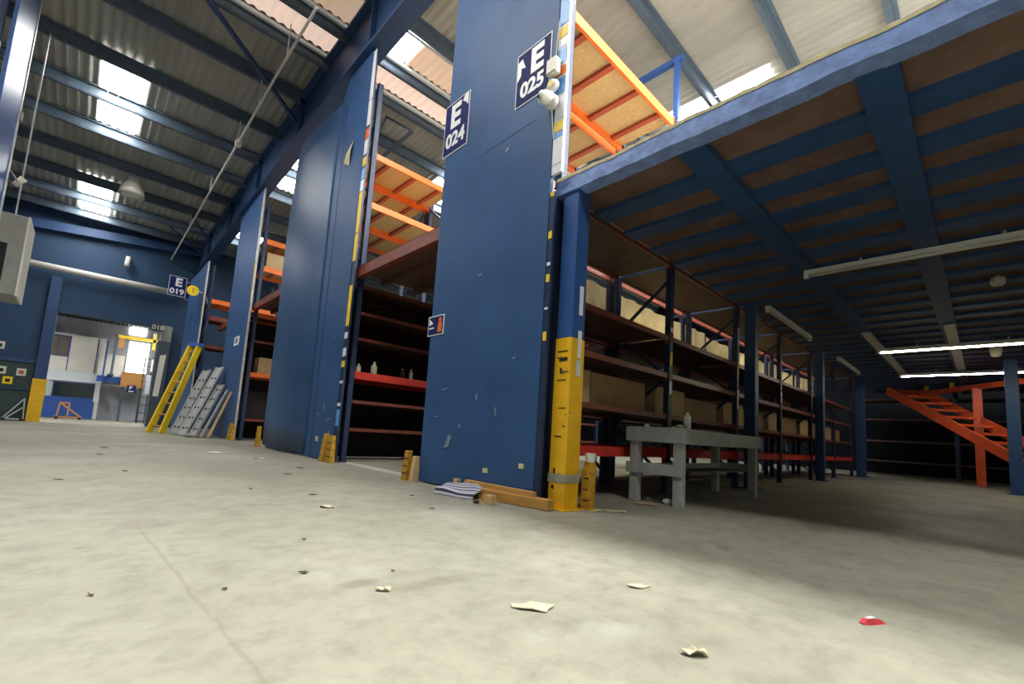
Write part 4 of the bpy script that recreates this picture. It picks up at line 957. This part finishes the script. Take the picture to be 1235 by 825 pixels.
bottle('clear grey bottle on the bright red beam shelf, at its right end', 4.15,6.98,1.431,GREYP,0.18,0.035)

# ------------------------------------------------------------------ litter on the floor
def scrap(name, c, rx, ry, m, label, cat, seed, th=0.004, curl=0.012, rot=0.0, sides=11):
    rr = random.Random(seed); mb = MB(); ring = []
    for i in range(sides):
        a = 2*math.pi*i/sides; k = rr.uniform(0.65,1.1)
        u, v = rx*k*math.cos(a), ry*k*math.sin(a)
        x = u*math.cos(rot)-v*math.sin(rot); y = u*math.sin(rot)+v*math.cos(rot)
        ring.append((c[0]+x, c[1]+y, 0.001+rr.uniform(0,curl)))
    ctr = (c[0],c[1],0.001+curl*0.3); n = sides
    vs = [ctr]+ring+[(ctr[0],ctr[1],ctr[2]+th)]+[(q[0],q[1],q[2]+th) for q in ring]
    fs = []
    for i in range(n):
        j = (i+1)%n
        fs += [(0,1+j,1+i),(n+1,n+2+i,n+2+j),(1+i,1+j,n+2+j,n+2+i)]
    return solo(name, mb.add(vs,fs), m, label, cat)
cr = math.atan2(-0.69,0.72)
scrap('torn_paper',(1.23,1.11),0.085,0.042,PAPER,'larger flat torn cream paper on the open floor','paper',1,curl=0.006,rot=cr)
scrap('torn_paper',(1.76,1.02),0.05,0.024,PAPER,'small torn cream paper near the mezzanine shadow edge','paper',2,curl=0.005,rot=cr)
scrap('torn_paper',(1.365,0.60),0.040,0.024,PAPER,'curled cream paint flake with a dark underside, nearest the camera','paper',3,th=0.003,curl=0.022,rot=cr)
scrap('torn_paper',(1.35,3.24),0.07,0.04,PAPER,'pale paper scrap on the floor left of the striped cloth','paper',4,rot=cr)
scrap('torn_paper',(0.88,1.54),0.03,0.014,PAPER,'tiny cream flake at the floor centre','paper',5,rot=cr)
scrap('torn_paper',(1.66,8.5),0.16,0.09,WHITE,'white paper scrap far off in front of the second panel','paper',6,rot=cr)
scrap('torn_paper',(2.0,7.4),0.10,0.05,WHITE,'second white scrap far off, nearer the second panel','paper',16,rot=cr)
scrap('cardboard_scrap',(4.05,2.3),0.12,0.07,WOODE,'flat tan cardboard scrap by the bench leg','cardboard',7,rot=cr)
scrap('cardboard_scrap',(3.35,2.18),0.13,0.05,FOAM,'dirty flat scrap at the foot of the yellow protector','cardboard',8,rot=cr)
t = thing('sweet_wrapper','crumpled red foil wrapper lying at the right under the mezzanine edge','wrapper',(2.16,0.31,0))
d = V((0.85,-0.5,0)).normalized()
mb = MB(); c = V((2.155,0.31,0)); s = V((-d.y,d.x,0))
ring = [(-0.045,0.012,0.004),(-0.03,0.016,0.018),(0.0,0.015,0.02),(0.03,0.013,0.016),(0.05,0.016,0.006)]
vs = []
for (u,w_,h) in ring: vs += [c+d*u-s*w_, c+d*u-s*w_*0.6+V((0,0,h)), c+d*u+s*w_*0.6+V((0,0,h*0.9)), c+d*u+s*w_]
obj('foil', mb.add(vs,[(i*4+k,i*4+k+1,(i+1)*4+k+1,(i+1)*4+k) for i in range(4) for k in range(3)]+[(i*4+3,i*4,(i+1)*4,(i+1)*4+3) for i in range(4)]), REDW, t)
obj('white_band', MB().bar(c-d*0.02+V((0,0,0.019)),c+d*0.012+V((0,0,0.021)),0.014,0.003), SW, t, label='white band')
leaves = [((0.72,1.88),0.022,'dry leaf scrap lying alone at the middle of the open floor'),((0.44,1.84),0.011,'dark crumb beside the floor crack'),
 ((1.46,3.82),0.035,'dark leaf scrap left of the striped cloth, beside the pale paper'),((1.12,4.28),0.03,'brown leaf scrap in the middle distance of the aisle'),
 ((1.75,5.34),0.05,'tan leaf scrap in the aisle before the second panel'),((0.27,7.93),0.07,'dark scrap far down the aisle, left of centre'),
 ((0.35,9.26),0.09,'dark scrap farthest down the aisle'),((1.02,1.72),0.012,'dark crumb right of the lone leaf'),
 ((0.10,2.0),0.012,'dark crumb left of the floor crack'),((2.0,2.9),0.03,'thin dark splinter before the timbers'),((2.2,3.5),0.02,'short dark splinter before the striped cloth'),
 ((0.9,2.4),0.012,'dark speck behind the tiny cream flake'),((-0.05,5.2),0.035,'dark scrap at the left of the aisle'),((0.4,5.8),0.03,'dark crumb in the middle of the aisle, left'),((2.1,6.0),0.05,'dark scrap on the floor before the dark aisle')]
for k,(c,r,lab) in enumerate(leaves): scrap('leaf_scrap',c,r,r*0.5,LEAF,lab,'leaf scrap',40+k,th=0.003,curl=0.008,rot=cr+R.uniform(-0.5,0.5),sides=8)

# ------------------------------------------------------------------ camera, world, view
f, PW, PH, CX, CY = 544.554, 1235, 825, 617.5, 463.0
xa = V((573.0-0.5,96.0,f)); ya = V((-522.5,27.0,f))
X = V((1190-CX,559-CY,f)).normalized(); Y = V((95-CX,490-CY,f)).normalized()
Z = X.cross(Y)
if Z.y > 0: Z = -Z
right = V((X.x,Y.x,Z.x)); down = V((X.y,Y.y,Z.y)); fwd = V((X.z,Y.z,Z.z))
fwd.normalize(); right = (right - fwd*right.dot(fwd)).normalized(); down = fwd.cross(right)
cam = bpy.data.cameras.new('camera'); co = bpy.data.objects.new('camera', cam); COL.objects.link(co)
M = Matrix((( right.x, -down.x, -fwd.x, 0),( right.y, -down.y, -fwd.y, 0),( right.z, -down.z, -fwd.z, 0.6),(0,0,0,1)))
co.matrix_world = M
cam.sensor_fit = 'HORIZONTAL'; cam.sensor_width = 36; cam.lens = f/PW*36
cam.shift_y = (CY-PH/2)/PW; cam.clip_start = 0.02; cam.clip_end = 200
scene.camera = co
wd = bpy.data.worlds.new('world'); scene.world = wd; wd.use_nodes = True
wd.node_tree.nodes['Background'].inputs[0].default_value = (0.85,0.9,1,1); wd.node_tree.nodes['Background'].inputs[1].default_value = 0.6
scene.view_settings.view_transform = 'Standard'; scene.view_settings.look = 'None'
scene.view_settings.exposure = 0.0; scene.view_settings.gamma = 1.0; scene.view_settings.use_curve_mapping = False
scene.cycles.use_denoising = True
scene.cycles.max_bounces = 8; scene.cycles.diffuse_bounces = 5; scene.cycles.sample_clamp_indirect = 6.0
